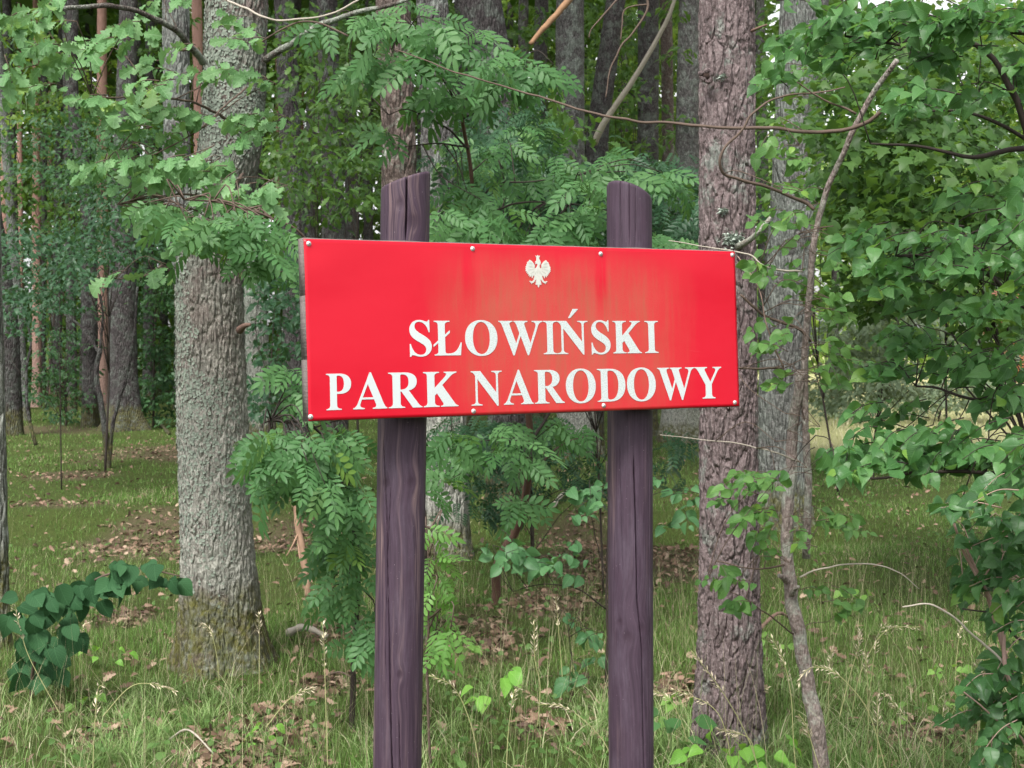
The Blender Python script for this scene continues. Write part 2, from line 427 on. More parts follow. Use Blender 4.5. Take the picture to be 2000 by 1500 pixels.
# low-poly leaf used for masses
def tmpl_leaf(kind):
    """returns V (n,3) leaf along +x from 0..1, quads, tris, luv"""
    def strip(prof, fold=.12, droop=.12, ripple=0):
        V = []; L = []
        n = len(prof)
        for i, (u, w) in enumerate(prof):
            z = -droop * u * u
            V += [(u, 0, z), (u + (.0), w, z + fold * w * 2 + ripple * math.sin(i * 2.2)), (u, -w, z + fold * w * 2 - ripple * math.sin(i * 2.2))]
            L += [(u, 0, 0), (u, w * 2, 0), (u, -w * 2, 0)]
        Q = []
        for i in range(n - 1):
            a = 3 * i; b = a + 3
            Q += [(a, b, b + 1, a + 1), (a, a + 2, b + 2, b)]
        return np.array(V, float), np.array(Q), np.zeros((0, 3), int), np.array(L, float)
    if kind == 'low':
        return strip([(0, .01), (.35, .27), (.7, .2), (1, .01)], .15, .15)
    if kind == 'broad':      # ovate with toothed margin
        prof = [(0, .012), (.03, .15), (.08, .26), (.13, .33), (.15, .365), (.22, .365), (.24, .40), (.32, .375), (.34, .405), (.42, .36), (.44, .385), (.52, .32), (.54, .34), (.62, .26), (.64, .275), (.72, .185), (.74, .195), (.84, .09), (1.0, .004)]
        return strip(prof, .13, .18, .010)
    if kind == 'oval':
        prof = [(0, .01), (.08, .15), (.22, .30), (.40, .37), (.58, .36), (.75, .27), (.90, .13), (1.0, .01)]
        return strip(prof, .10, .14)
    if kind == 'oak':
        prof = [(0, .012), (.08, .03), (.16, .10), (.22, .17), (.28, .10), (.34, .13), (.42, .27), (.48, .26), (.52, .14), (.57, .17), (.64, .34), (.71, .33), (.75, .19), (.79, .22), (.86, .29), (.93, .20), (1.0, .06)]
        return strip(prof, .10, .22, .012)
    if kind == 'oaklow':
        prof = [(0, .012), (.2, .13), (.3, .09), (.45, .25), (.53, .13), (.68, .32), (.77, .17), (.88, .24), (1.0, .04)]
        return strip(prof, .12, .2)
    if kind == 'heart':
        prof = [(-.06, .10), (-.07, .22), (0, .36), (.12, .46), (.28, .49), (.45, .45), (.62, .35), (.78, .21), (.9, .09), (1.0, .004)]
        V, Q, T, L = strip(prof, .04, .08, .008); V[0, 0] = 0; return V, Q, T, L
    if kind == 'maple':
        prof = [(0, .02), (.02, .2), (.12, .42), (.2, .30), (.3, .34), (.5, .50), (.52, .28), (.62, .18), (.75, .16), (1, .01)]
        return strip(prof, .08, .1)
    if kind == 'rowan':      # pinnate, 6 pairs and a terminal leaflet, total length 1
        Vs = []; Qs = []; Ls = []; n = 0
        bp = [(0, .012), (.18, .13), (.42, .195), (.68, .19), (.88, .10), (1, .01)]
        lv, lq, _, ll = strip(bp, .10, .12)
        def put(pos, ang, s, tilt):
            nonlocal n
            c, sn = math.cos(ang), math.sin(ang)
            v = lv * s; v = np.stack([v[:, 0] * c - v[:, 1] * sn, v[:, 0] * sn + v[:, 1] * c, v[:, 2] - tilt * v[:, 0]], 1) + pos
            Vs.append(v); Qs.append(lq + n); Ls.append(ll); n += len(v)
        N = 5
        for i in range(N):
            u = .24 + .66 * i / (N - 1); z = -.22 * u * u
            s = .36 * (1 - .22 * abs(i - 2) / 2)
            for sg in (1, -1): put((u - .02 + .012 * sg, .012 * sg, z), sg * math.radians(66 - 4 * i), s, .12 + .05 * ((i * 7 + sg) % 3))
        put((.91, 0, -.19), 0, .32, .25)
        us = np.linspace(0, .93, 6); rv = []
        for u in us: rv += [(u, .007, -.22 * u * u), (u, -.007, -.22 * u * u)]
        rq = np.array([(2 * i, 2 * i + 2, 2 * i + 3, 2 * i + 1) for i in range(5)])
        Vs.append(np.array(rv)); Qs.append(rq + n); Ls.append(np.zeros((12, 3)))
        return np.vstack(Vs), np.vstack(Qs), np.zeros((0, 3), int), np.vstack(Ls)
    if kind == 'rowanlow':
        Vs = []; Qs = []; Ls = []; n = 0
        lv, lq, _, ll = strip([(0, .01), (.5, .21), (1, .01)], .1, .1)
        for i in range(5):
            u = .2 + .7 * i / 4; z = -.2 * u * u
            for sg in (1, -1):
                c, sn = math.cos(sg * 1.05), math.sin(sg * 1.05); v = lv * .34
                v = np.stack([v[:, 0] * c - v[:, 1] * sn, v[:, 0] * sn + v[:, 1] * c, v[:, 2] - .1 * v[:, 0]], 1) + (u, 0, z)
                Vs.append(v); Qs.append(lq + n); Ls.append(ll); n += len(v)
        return np.vstack(Vs), np.vstack(Qs), np.zeros((0, 3), int), np.vstack(Ls)
TM = {k: tmpl_leaf(k) for k in ('low', 'broad', 'oval', 'oak', 'oaklow', 'heart', 'maple', 'rowan', 'rowanlow')}

def frames(D, N):
    """D leaf direction, N wanted normal -> (n,3,3) columns x,y,z"""
    D = norm(D); N = N - D * (N * D).sum(-1, keepdims=True); N = norm(N); Y = np.cross(N, D)
    return np.stack([D, Y, N], -1)
def leaf_mass(name, kind, pos, M, size, mat, parent, rnd=None, kind_tag='stuff', **k):
    V, Q, T, L = TM[kind]; n = len(pos)
    if n == 0: return None
    rnd = RNG.random(n) if rnd is None else rnd
    VV = np.broadcast_to(V[None], (n, len(V), 3)).copy(); xx = V[None, :, 0] ** 2; yy = V[None, :, 1]
    VV[:, :, 2] -= xx * RNG.uniform(-.12, .42, (n, 1)); VV[:, :, 1] += xx * RNG.normal(0, .10, (n, 1)); VV[:, :, 2] += yy * V[None, :, 0] * RNG.normal(0, .5, (n, 1))
    W = np.einsum('nij,nvj->nvi', M * np.asarray(size)[:, None, None], VV) + pos[:, None]
    A = np.broadcast_to(L[None], (n, len(V), 3)).copy(); A[:, :, 2] = rnd[:, None]
    QQ = (Q[None] + (np.arange(n) * len(V))[:, None, None]).reshape(-1, 4)
    return mk(name, W.reshape(-1, 3), [QQ], mat, parent, attrs=dict(luv=A.reshape(-1, 3)), kind=kind_tag, **k)
_leafmesh = {}
def leaf_objects(kind, pos, M, size, mat, parent, name='leaf'):
    key = (kind, mat.name)
    if key not in _leafmesh:
        V, Q, T, L = TM[kind]; ms = []
        for j in range(9):
            W = V.copy(); x2 = V[:, 0] ** 2
            W[:, 2] -= x2 * RNG.uniform(-.12, .5); W[:, 1] += x2 * RNG.normal(0, .11); W[:, 2] += V[:, 1] * V[:, 0] * RNG.normal(0, .55) + np.abs(V[:, 1]) * RNG.uniform(-.15, .35)
            W[:, 2] += .02 * np.sin(V[:, 0] * 11 + j) * np.sign(V[:, 1])
            ms.append(mk(name, W, [Q], mat, None, attrs=dict(luv=L), link=False))
        _leafmesh[key] = ms
    ms = _leafmesh[key]; pl = np.array(parent.matrix_basis.translation)
    for p, m, s in zip(pos, M, size):
        o = bpy.data.objects.new(name, ms[int(RNG.integers(0, 9))]); COL.objects.link(o); o.parent = parent
        mm = np.eye(4); mm[:3, :3] = m * s; mm[:3, 3] = p - pl
        o.matrix_basis = Matrix(mm.tolist())

M_SHADE_CROWN = leaf_mat('shade_crown_leaves', (0.025, 0.06, 0.014), (0.055, 0.12, 0.02), (0.10, 0.19, 0.035), veins=False, trans=.4)
def shade_crown(root, c, rx, rz, n, size=.38, mat=None):  # leaf mass mostly above the view, added to shade the wood below
    u = norm(RNG.normal(size=(n, 3))) * (RNG.random((n, 1)) ** .4)
    pos = np.array(c) + u * np.array([rx, rx, rz])
    D = norm(np.stack([RNG.normal(size=n), RNG.normal(size=n), RNG.normal(size=n) * .4 - .3], 1))
    N = norm(np.array([0, 0, 1.]) + RNG.normal(size=(n, 3)) * .5)
    return leaf_mass('shade_crown', 'low', pos, frames(D, N), RNG.uniform(.6, 1.2, n) * size, mat or M_SHADE_CROWN, root)

def tree(name, label, cat, pts, d, base_px, mat, style='plain', nth=40, nz=90, amp=.012, top_z=10, flare=.35, flare_h=.3, seed=0, base_w=None, cr=None, group=None):
    ax, g = axis_from_px(pts, d, base_px, top_z, base_w)
    root = thing(name, label, cat, g, group)
    t, VV, c, r = trunk_mesh('trunk', mat, ax, nth, nz, amp, style, root, seed, flare, flare_h, g[2])
    if cr: shade_crown(root, (ax[-1][0], ax[-1][1] + .5, cr[0]), cr[1], cr[2], cr[3], cr[4] if len(cr) > 4 else .38)
    return root, VV, ax

# the two near trunks, modelled bark
oak, oakV, oakax = tree('oak_tree', 'thick oak trunk crusted with grey-green lichen, left of the red sign', 'tree',
    [(462, 0, 116), (459, 150, 118), (452, 270, 118), (432, 380, 124), (411, 500, 130), (410, 650, 131), (417, 850, 134), (425, 1050, 138), (430, 1180, 146)], 6.9, 431, M_OAK,
    'oak', 420, 800, .0085, top_z=5.2, flare=.60, flare_h=.17, seed=3, base_w=150)
pine, pineV, pineax = tree('pine_tree', 'pinkish grey pine trunk with scaly bark just right of the red sign', 'tree',
    [(1419, 0, 102), (1419, 150, 103), (1421, 450, 106), (1423, 800, 110), (1424, 1100, 112), (1424, 1300, 122), (1423, 1430, 130)], 5.45, 1423, M_PINE,
    'pine', 400, 860, .0105, top_z=4.6, flare=.16, flare_h=.22, seed=8, base_w=134)

# middle distance trunks: (label, pts, d, base_px, material, kwargs)
MID = [
 ('grey lichen-spotted trunk close behind the pine, to its right', [(1572, 0, 92), (1560, 250, 92), (1545, 500, 92), (1528, 800, 92), (1527, 960, 94)], 12.6, 1527, M_GREY, dict(amp=.02, nth=90, nz=260)),
 ('grey trunk leaning beside the lichen oak, upper left', [(343, 0, 50), (345, 200, 50), (350, 400, 54), (395, 700, 58), (410, 900, 60)], 10.5, 415, M_GREY, dict(amp=.014, nth=80, nz=220)),
 ('brown pine trunk rising behind the left sign post', [(766, 0, 66), (776, 200, 64), (780, 380, 66), (786, 800, 70), (800, 1200, 80)], 7.6, 800, M_BROWN, dict(amp=.010, nth=90, nz=300)),
 ('pale trunk with a mossy foot right of the left sign post', [(848, 100, 62), (856, 300, 66), (864, 700, 78), (868, 900, 90), (862, 1050, 100)], 10.6, 860, M_GREYC, dict(amp=.018, nth=90, nz=260, base_w=118)),
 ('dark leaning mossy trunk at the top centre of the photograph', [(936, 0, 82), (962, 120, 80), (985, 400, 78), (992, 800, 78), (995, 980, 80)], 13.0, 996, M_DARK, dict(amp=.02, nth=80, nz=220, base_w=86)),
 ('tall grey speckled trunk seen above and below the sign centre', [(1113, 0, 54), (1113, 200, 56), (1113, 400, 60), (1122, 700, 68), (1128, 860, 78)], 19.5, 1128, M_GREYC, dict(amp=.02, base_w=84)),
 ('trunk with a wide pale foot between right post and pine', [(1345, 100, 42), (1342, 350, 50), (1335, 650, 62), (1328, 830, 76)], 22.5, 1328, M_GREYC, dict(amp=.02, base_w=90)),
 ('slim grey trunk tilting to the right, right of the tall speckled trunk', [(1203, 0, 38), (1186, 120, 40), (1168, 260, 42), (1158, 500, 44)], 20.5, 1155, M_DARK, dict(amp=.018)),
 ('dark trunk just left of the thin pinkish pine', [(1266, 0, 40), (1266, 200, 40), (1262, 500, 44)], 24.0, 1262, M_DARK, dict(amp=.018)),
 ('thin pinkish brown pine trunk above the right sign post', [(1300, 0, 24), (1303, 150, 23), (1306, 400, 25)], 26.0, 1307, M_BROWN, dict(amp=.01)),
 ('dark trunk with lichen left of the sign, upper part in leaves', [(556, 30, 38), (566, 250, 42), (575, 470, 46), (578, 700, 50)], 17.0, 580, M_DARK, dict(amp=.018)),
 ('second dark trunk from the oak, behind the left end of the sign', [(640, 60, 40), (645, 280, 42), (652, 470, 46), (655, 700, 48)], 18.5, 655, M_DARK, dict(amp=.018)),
 ('pale greenish trunk just right of the lichen oak, behind it', [(480, 300, 40), (492, 500, 42), (503, 700, 48), (512, 850, 54)], 19.0, 512, M_PALE, dict(amp=.016, base_w=62)),
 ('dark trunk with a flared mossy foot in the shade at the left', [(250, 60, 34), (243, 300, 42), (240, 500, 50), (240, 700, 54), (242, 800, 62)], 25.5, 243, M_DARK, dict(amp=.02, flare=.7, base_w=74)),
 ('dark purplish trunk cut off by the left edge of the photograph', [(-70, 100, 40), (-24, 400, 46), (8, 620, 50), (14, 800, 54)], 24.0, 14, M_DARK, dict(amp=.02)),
 ('slim pale trunk just right of the dark trunk at the left edge', [(20, 400, 18), (34, 600, 20), (46, 780, 22)], 29.0, 47, M_GREY, dict(amp=.01)),
 ('slim dark trunk bending right in the upper left corner', [(142, 20, 22), (140, 150, 22), (150, 260, 24), (170, 400, 26), (175, 600, 30)], 27.0, 176, M_DARK, dict(amp=.012)),
 ('pinkish slim trunk between the bending one and the brown one', [(199, 60, 18), (199, 300, 20), (200, 500, 22)], 33.0, 200, M_SALMON, dict(amp=.01)),
 ('salmon trunk showing in the gap left of the upper oak trunk', [(384, 0, 20), (388, 200, 19), (390, 500, 22)], 30.0, 391, M_SALMON, dict(amp=.01)),
 ('lichen-white trunk clipped by the left edge near the grass', [(-24, 500, 50), (-16, 900, 54), (-14, 1200, 58)], 7.3, -12, M_PALE, dict(amp=.010, nth=90, nz=260, flare=.4)),
 ('dark slender trunk right behind the leaning mossy one', [(1058, 0, 26), (1052, 300, 28), (1050, 500, 30)], 27.0, 1050, M_DARK, dict(amp=.012)),
 ('dim trunk between the sign posts, high up behind rowan leaves', [(905, 60, 36), (902, 300, 38), (900, 500, 40)], 23.0, 900, M_DARK, dict(amp=.014)),
]
TREES = []
for i, (lab, pts, d, bp, mat, kw) in enumerate(MID):
    kw = dict(dict(nth=36, nz=110), **kw)
    top = 8.5 + .28 * d; 
    cr = (top + .5, 2.6 + .05 * d, 2.2, 800, .44) if d > 10 else None
    pine_like = mat in (M_BROWN, M_SALMON)
    r_, v_, a_ = tree('pine_tree' if pine_like else 'oak_tree', lab, 'tree', pts, d, bp, mat, top_z=min(top, 14), seed=20 + i, cr=cr, **kw)
    TREES.append(r_)

# distant trunks that nothing tells apart
def far_tree(px, d, w, mat, label, group, lean=0, name='pine_tree', crn=300):
    pts = [(px + lean, 100, w * .8), (px + lean * .4, 400, w * .9), (px, 700, w)]
    tree(name, label, 'tree', pts, d, px, mat, nth=12, nz=26, amp=.03, top_z=13, seed=int(px) % 97, cr=(12.5, 2.8, 2.4, crn, .5), group=group, flare=.3)
for px, d, w in [(8, 38, 18), (40, 40, 12), (72, 36, 18), (97, 44, 10), (120, 46, 10), (215, 48, 10), (28, 50, 9), (300, 52, 10), (545, 46, 10), (590, 50, 12), (-40, 45, 14)]:
    far_tree(px, d, w, M_SALMON, 'distant salmon-barked pine trunk standing deep in the wood', 'distant salmon pine trunks', RNG.uniform(-4, 4))
for px, d, w in [(110, 36, 20), (165, 40, 18), (290, 34, 22), (320, 46, 18), (440, 38, 22), (600, 32, 26), (690, 34, 30), (720, 40, 22), (830, 36, 28), (940, 38, 24), (1020, 33, 24), (1085, 42, 20),
                 (1150, 45, 18), (30, 34, 22), (80, 39, 18), (140, 33, 20), (260, 44, 18), (350, 34, 20), (500, 40, 22), (570, 36, 24), (640, 44, 20), (760, 33, 24), (870, 46, 18), (985, 42, 20), (1225, 36, 24), (1240, 48, 16), (1380, 38, 24), (1440, 42, 24), (1495, 36, 26), (-80, 40, 24), (-150, 32, 28), (1630, 44, 18)]:
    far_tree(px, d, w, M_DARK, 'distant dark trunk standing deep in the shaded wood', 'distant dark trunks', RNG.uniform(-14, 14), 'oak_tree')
# the leaf crowns over these trunks are added to shade the wood
# ------------------------------------------------------------ far wood and meadow edge
def band(name, label, x0, x1, y0, y1, z0, z1, n, size, mat, cat=None, zpow=1.0, clump=True):
    nc = max(1, n // 14)
    C = np.stack([RNG.uniform(x0, x1, nc), RNG.uniform(y0, y1, nc), z0 + (z1 - z0) * RNG.random(nc) ** zpow], 1)
    idx = RNG.integers(0, nc, n); pos = C[idx] + RNG.normal(size=(n, 3)) * np.array([.7, .7, .28]) * (size / .3)
    D = norm(RNG.normal(size=(n, 3)) * np.array([1, 1, .45]) - np.array([0, .3, .25]))
    N = norm(np.array([0, -.5, 1.]) + RNG.normal(size=(n, 3)) * .5)
    o = leaf_mass(name, 'low', pos, frames(D, N), RNG.uniform(.6, 1.3, n) * size, mat, None, rnd=np.clip(.5 * RNG.random(n) + .5 * RNG.random(nc)[idx], 0, .99))
    return tag(o, label, cat, kind='stuff')
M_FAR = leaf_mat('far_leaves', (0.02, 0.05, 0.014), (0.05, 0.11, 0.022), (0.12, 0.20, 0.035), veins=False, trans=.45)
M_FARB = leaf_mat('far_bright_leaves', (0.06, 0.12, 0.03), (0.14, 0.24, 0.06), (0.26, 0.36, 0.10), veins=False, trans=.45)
M_PALEG = leaf_mat('grey_green_leaves', (0.06, 0.09, 0.05), (0.13, 0.18, 0.11), (0.22, 0.28, 0.18), veins=False, trans=.3)
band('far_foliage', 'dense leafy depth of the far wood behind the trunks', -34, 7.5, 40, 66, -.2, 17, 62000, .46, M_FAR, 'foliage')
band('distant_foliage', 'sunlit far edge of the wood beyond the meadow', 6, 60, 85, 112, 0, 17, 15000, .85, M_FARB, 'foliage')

# ------------------------------------------------------------ understory masses of the middle distance
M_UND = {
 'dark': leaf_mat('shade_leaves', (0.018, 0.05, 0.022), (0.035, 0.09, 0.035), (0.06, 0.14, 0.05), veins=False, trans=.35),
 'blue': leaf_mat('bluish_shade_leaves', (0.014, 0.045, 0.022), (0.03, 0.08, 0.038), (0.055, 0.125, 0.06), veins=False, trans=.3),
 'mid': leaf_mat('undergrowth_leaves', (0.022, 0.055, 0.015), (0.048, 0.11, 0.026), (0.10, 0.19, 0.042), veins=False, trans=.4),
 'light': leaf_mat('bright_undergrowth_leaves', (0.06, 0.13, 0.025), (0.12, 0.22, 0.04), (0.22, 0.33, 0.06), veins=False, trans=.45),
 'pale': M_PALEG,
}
def bush(name, label, cat, blobs, d, dd, leaf, size, mat, base_px, twigs=14, group=None, stem_w=8, per=26, spread=.30, flat=.25, stem_mat=None, stem_top=None, dens=1.0):
    """blobs: (px, py, rx, ry, clusters). Leaves sit in flat sprays; dark limbs join the sprays to a stem on the ground."""
    root = thing(name, label, cat, PG(base_px, d), group); stem_w = stem_w * .6
    pos = []; Ds = []; Ns = []; C = []; rnd = []
    for px, py, rx, ry, n in blobs:
        n = int(n * dens)
        for _ in range(n):
            a = RNG.random() * 6.283; q = RNG.random() ** .5
            dep = d + RNG.normal() * dd
            c = P(px + rx * q * math.cos(a), py + ry * q * math.sin(a), dep)
            if c[2] < .12 + gh(c[0], c[1]): continue
            C.append(c); k = per
            az = RNG.random() * 6.283; ax_ = np.array([math.cos(az), math.sin(az), -.12]); side = np.array([-math.sin(az), math.cos(az), 0])
            u = RNG.uniform(-1, 1, k); v = RNG.normal(size=k) * .45
            pp = c + u[:, None] * ax_ * spread + v[:, None] * side * spread + RNG.normal(size=(k, 3)) * np.array([0, 0, spread * flat * .5]) - np.array([0, 0, 1.]) * (np.abs(v) * spread * .25)[:, None]
            pos.append(pp); sg = np.sign(v)[:, None]
            Ds.append(norm(ax_ * .6 + side * sg * .8 + RNG.normal(size=(k, 3)) * .3 - np.array([0, 0, .25])))
            Ns.append(norm(np.array([0, -.45, 1.]) + RNG.normal(size=(k, 3)) * .35))
            rnd.append(np.clip(RNG.random() * .6 + RNG.random(k) * .4, 0, .99))
    pos, Ds, Ns, rnd = map(np.concatenate, (pos, Ds, Ns, rnd))
    leaf_mass('foliage', leaf, pos, frames(Ds, Ns), RNG.uniform(.7, 1.2, len(pos)) * size, mat, root, rnd=rnd)
    C = np.array(C); b = np.array(root.matrix_basis.translation); top = C.mean(0); top[2] = np.percentile(C[:, 2], 85)
    if stem_top is not None: top = P(*stem_top, d)
    st = spline([b - (0, 0, .05), b * .6 + top * .4 + RNG.normal(size=3) * (.08, .05, 0), top], 14)
    w = stem_w / 2 / F * d
    sb = Batch(); sb.tube(st, np.linspace(w, w * .3, 14), 7); sb.build('stem', stem_mat or M_TWIGD, root)
    bt = Batch()
    if d > 30: twigs = 4
    for c in C[RNG.permutation(len(C))[:twigs]]:
        j = int(np.clip((c[2] - b[2]) / max(top[2] - b[2], .1) * 9 * RNG.uniform(.5, .95), 1, 12))
        mid = (st[j] + c) / 2 + RNG.normal(size=3) * .08 + (0, 0, .06)
        bt.tube(spline([st[j], mid, c], 8), np.linspace(w * .42, w * .12, 8), 4)
    bt.build('twigs', stem_mat or M_TWIGD, root, kind='stuff')
    return root

BUSH = [
 # left
 ('shrub', 'dark layered shrub with spreading sprays at the far left, knee to head high', [(80, 490, 110, 50, 44), (50, 600, 70, 50, 24), (110, 560, 70, 50, 26), (220, 470, 80, 40, 24), (200, 400, 70, 50, 16)], 15, 1.3, 'low', .065, 'blue', 120, dict(stem_w=5, twigs=8)),
 ('shrub', 'dense dark shrub filling the gap behind the lichen oak', [(310, 620, 60, 140, 70), (300, 780, 60, 50, 36), (300, 500, 60, 50, 26)], 27, .8, 'low', .10, 'dark', 300, {}),
 ('shrub', 'low dark bushy sapling in the shade left of the flared trunk', [(120, 770, 60, 50, 34), (130, 690, 70, 50, 22), (120, 830, 40, 26, 12)], 27.5, .8, 'low', .09, 'dark', 130, {}),
 ('young_tree', 'yellow-green leafy young tree behind the shaded trunks, upper left', [(60, 380, 110, 60, 34), (250, 250, 80, 80, 30), (110, 200, 90, 60, 26), (330, 60, 60, 60, 14), (170, 420, 110, 50, 34)], 30, 2.0, 'low', .13, 'mid', 170, dict(per=22)),
 ('young_tree', 'bright backlit young tree showing between the salmon trunks', [(80, 250, 100, 90, 34), (190, 180, 80, 70, 30), (60, 90, 80, 70, 26), (290, 200, 40, 60, 16)], 34, 3, 'low', .16, 'light', 90, dict(per=18)),
 ('young_tree', 'feathery dark young tree standing just left of the leaning trunk', [(230, 340, 110, 60, 44), (60, 280, 60, 60, 14), (130, 300, 60, 80, 18), (300, 260, 60, 40, 12), (190, 240, 70, 40, 10)], 17, 1.4, 'low', .07, 'dark', 205, dict(per=30)),
 # centre left, oak-like leaves left of the sign
 ('young_oak', 'young oak with mid green lobed leaves between lichen oak and sign', [(600, 200, 60, 90, 22), (550, 330, 40, 80, 16), (610, 400, 60, 50, 18), (690, 330, 40, 90, 24), (620, 280, 60, 60, 16), (590, 60, 60, 60, 18), (700, 200, 40, 70, 16)], 13.5, 1.0, 'oaklow', .085, 'mid', 640, dict(per=13, spread=.24)),
 ('shrub', 'shaded green shrub beside the pale trunk, behind the sign edge', [(545, 520, 50, 60, 26), (550, 640, 40, 70, 26), (520, 760, 50, 50, 18)], 13.5, .9, 'low', .08, 'blue', 540, dict(per=20)),
 ('young_tree', 'leafy green young tree far behind the left sign post', [(520, 250, 30, 120, 14), (700, 100, 60, 110, 40), (640, 120, 50, 100, 30), (720, 300, 50, 100, 30), (840, 250, 30, 100, 20), (850, 60, 60, 60, 24)], 22, 2, 'low', .12, 'mid', 700, dict(per=20)),
 # centre, behind sign
 ('young_tree', 'fine yellow-green young tree in the gap right of the speckled trunk', [(1200, 150, 60, 90, 30), (1240, 240, 60, 60, 24), (1180, 60, 60, 60, 22), (1330, 60, 40, 70, 18), (1340, 230, 34, 60, 16), (1060, 100, 40, 90, 22), (1190, 300, 50, 40, 16)], 27, 3, 'low', .14, 'mid', 1220, dict(per=20)),
 ('young_tree', 'bright green foliage tree glimpsed deep between the central trunks', [(1180, 190, 80, 100, 26), (1000, 60, 90, 60, 24), (1330, 130, 50, 100, 20), (1240, 60, 60, 60, 16)], 36, 3, 'low', .18, 'light', 1190, dict(per=16)),
 ('young_rowan', 'shaded rowan thicket behind the right sign post', [(1080, 350, 120, 40, 40), (1250, 340, 100, 40, 34), (1330, 420, 40, 60, 24), (1180, 420, 90, 50, 34), (1000, 440, 90, 40, 26), (970, 300, 60, 60, 26), (1000, 240, 50, 60, 18)], 9.0, .7, 'rowanlow', .15, 'blue', 1180, dict(per=8, spread=.24)),
 ('young_oak', 'small oak with yellow-green lobed leaves behind the upper sign centre', [(1060, 250, 60, 60, 18), (930, 330, 60, 70, 22), (1040, 430, 80, 50, 20), (900, 420, 50, 50, 16)], 10.5, .8, 'oaklow', .095, 'mid', 1040, dict(per=12)),
 ('young_rowan', 'fine leafy rowan screen in the shade below the sign, between the posts', [(930, 860, 90, 50, 26), (1050, 850, 100, 40, 20), (1140, 930, 50, 60, 12), (960, 960, 60, 40, 10), (1320, 900, 40, 50, 6)], 9.6, .5, 'rowanlow', .13, 'blue', 1040, dict(per=8, spread=.2)),
 # right
 ('maple_sapling', 'dark spreading tree with lobed leaves behind the slim shrub, upper right', [(1950, 130, 70, 60, 34), (1980, 620, 50, 50, 24), (1720, 330, 110, 70, 60), (1860, 260, 110, 70, 60), (1960, 330, 60, 80, 34), (1800, 420, 150, 50, 60), (1700, 130, 90, 60, 40), (1650, 230, 60, 50, 26), (1880, 520, 120, 50, 40), (1700, 560, 90, 50, 36), (1990, 480, 50, 60, 20)], 8.6, .9, 'maple', .075, 'mid', 2120, dict(per=18, spread=.26, twigs=14, stem_w=20)),
 ('young_tree', 'sunlit green tree filling the background at the upper right', [(1780, 300, 140, 120, 50), (1900, 170, 110, 100, 44), (1960, 60, 90, 80, 54), (1990, 180, 50, 60, 30), (1820, 60, 90, 60, 24), (1700, 450, 100, 80, 40), (1900, 430, 100, 90, 34), (1990, 250, 40, 60, 16)], 19, 2.4, 'low', .12, 'light', 1850, dict(per=22)),
 ('shrub', 'grey-green bushy tree at the wood edge before the bright meadow', [(1680, 650, 80, 60, 50), (1760, 620, 80, 60, 40), (1650, 750, 60, 50, 36), (1730, 730, 70, 50, 40), (1900, 680, 90, 50, 40)], 20, 1.4, 'low', .09, 'pale', 1700, dict(per=24)),
 ('shrub', 'dull grey-green bush standing in the bright meadow', [(1780, 775, 70, 30, 44), (1880, 765, 70, 30, 40), (1950, 760, 50, 34, 26), (1640, 790, 40, 26, 20)], 31, 1.0, 'low', .12, 'pale', 1830, dict(per=24, spread=.4)),
 ('shrub', 'rounded leafy bush beyond the meadow below the house', [(1850, 680, 70, 40, 26), (1920, 700, 60, 40, 20), (1780, 690, 60, 40, 20)], 48, 2.0, 'low', .24, 'light', 1870, dict(per=20, spread=.7)),
 ('shrub', 'green shrub in half shade behind the pine and grey trunk', [(1500, 150, 40, 120, 34), (1620, 100, 50, 100, 30), (1500, 400, 40, 100, 24), (1640, 380, 50, 80, 26)], 15, 1.6, 'low', .10, 'mid', 1640, dict(per=20)),
 ('shrub', 'dim shrub at the foot of the wood between sign post and pine', [(1330, 560, 60, 90, 20), (1000, 600, 300, 90, 40), (1480, 640, 40, 100, 16)], 25, 1.0, 'low', .11, 'dark', 1350, dict(per=20)),
]
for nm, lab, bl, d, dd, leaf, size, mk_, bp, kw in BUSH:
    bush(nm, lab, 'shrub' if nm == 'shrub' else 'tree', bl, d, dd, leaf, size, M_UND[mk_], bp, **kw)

# brick house glimpsed beyond the meadow at the right edge
def box(b, lo, hi):
    x0, y0, z0 = lo; x1, y1, z1 = hi
    V = np.array([(x, y, z) for z in (z0, z1) for y in (y0, y1) for x in (x0, x1)], float)
    b.add(V, [(0, 2, 3, 1), (4, 5, 7, 6), (0, 1, 5, 4), (2, 6, 7, 3), (0, 4, 6, 2), (1, 3, 7, 5)])
hx, hy = P(2185, 700, 62)[0], 62.0
hz = float(gh(hx, hy))
house = thing('brick_house', 'orange brick house glimpsed through leaves at the right edge', 'house', (hx, hy, hz))
M_BRICK = plain_mat('orange_brick', (0.50, 0.20, 0.12), .9)
b = Batch(); box(b, (hx - 3.6, hy, hz), (hx + 5, hy + 7, hz + 2.8)); b.build('wall', M_BRICK, house, smooth_=False)
b = Batch(); V = np.array([(hx - 4, hy - .4, hz + 2.8), (hx + 5.4, hy - .4, hz + 2.8), (hx + 5.4, hy + 7.4, hz + 2.8), (hx - 4, hy + 7.4, hz + 2.8), (hx - 4, hy + 3.5, hz + 5.2), (hx + 5.4, hy + 3.5, hz + 5.2)], float)
b.add(V, [(0, 1, 5, 4), (3, 4, 5, 2), (0, 3, 2, 1)], [(0, 4, 3), (1, 2, 5)]); b.build('roof', plain_mat('roof_tiles', (0.30, 0.13, 0.09), .8), house, smooth_=False)
M_FRAME = plain_mat('white_frame', (0.75, 0.75, 0.72), .6); M_GLASS = plain_mat('window_glass', (0.05, 0.06, 0.07), .1, .6)
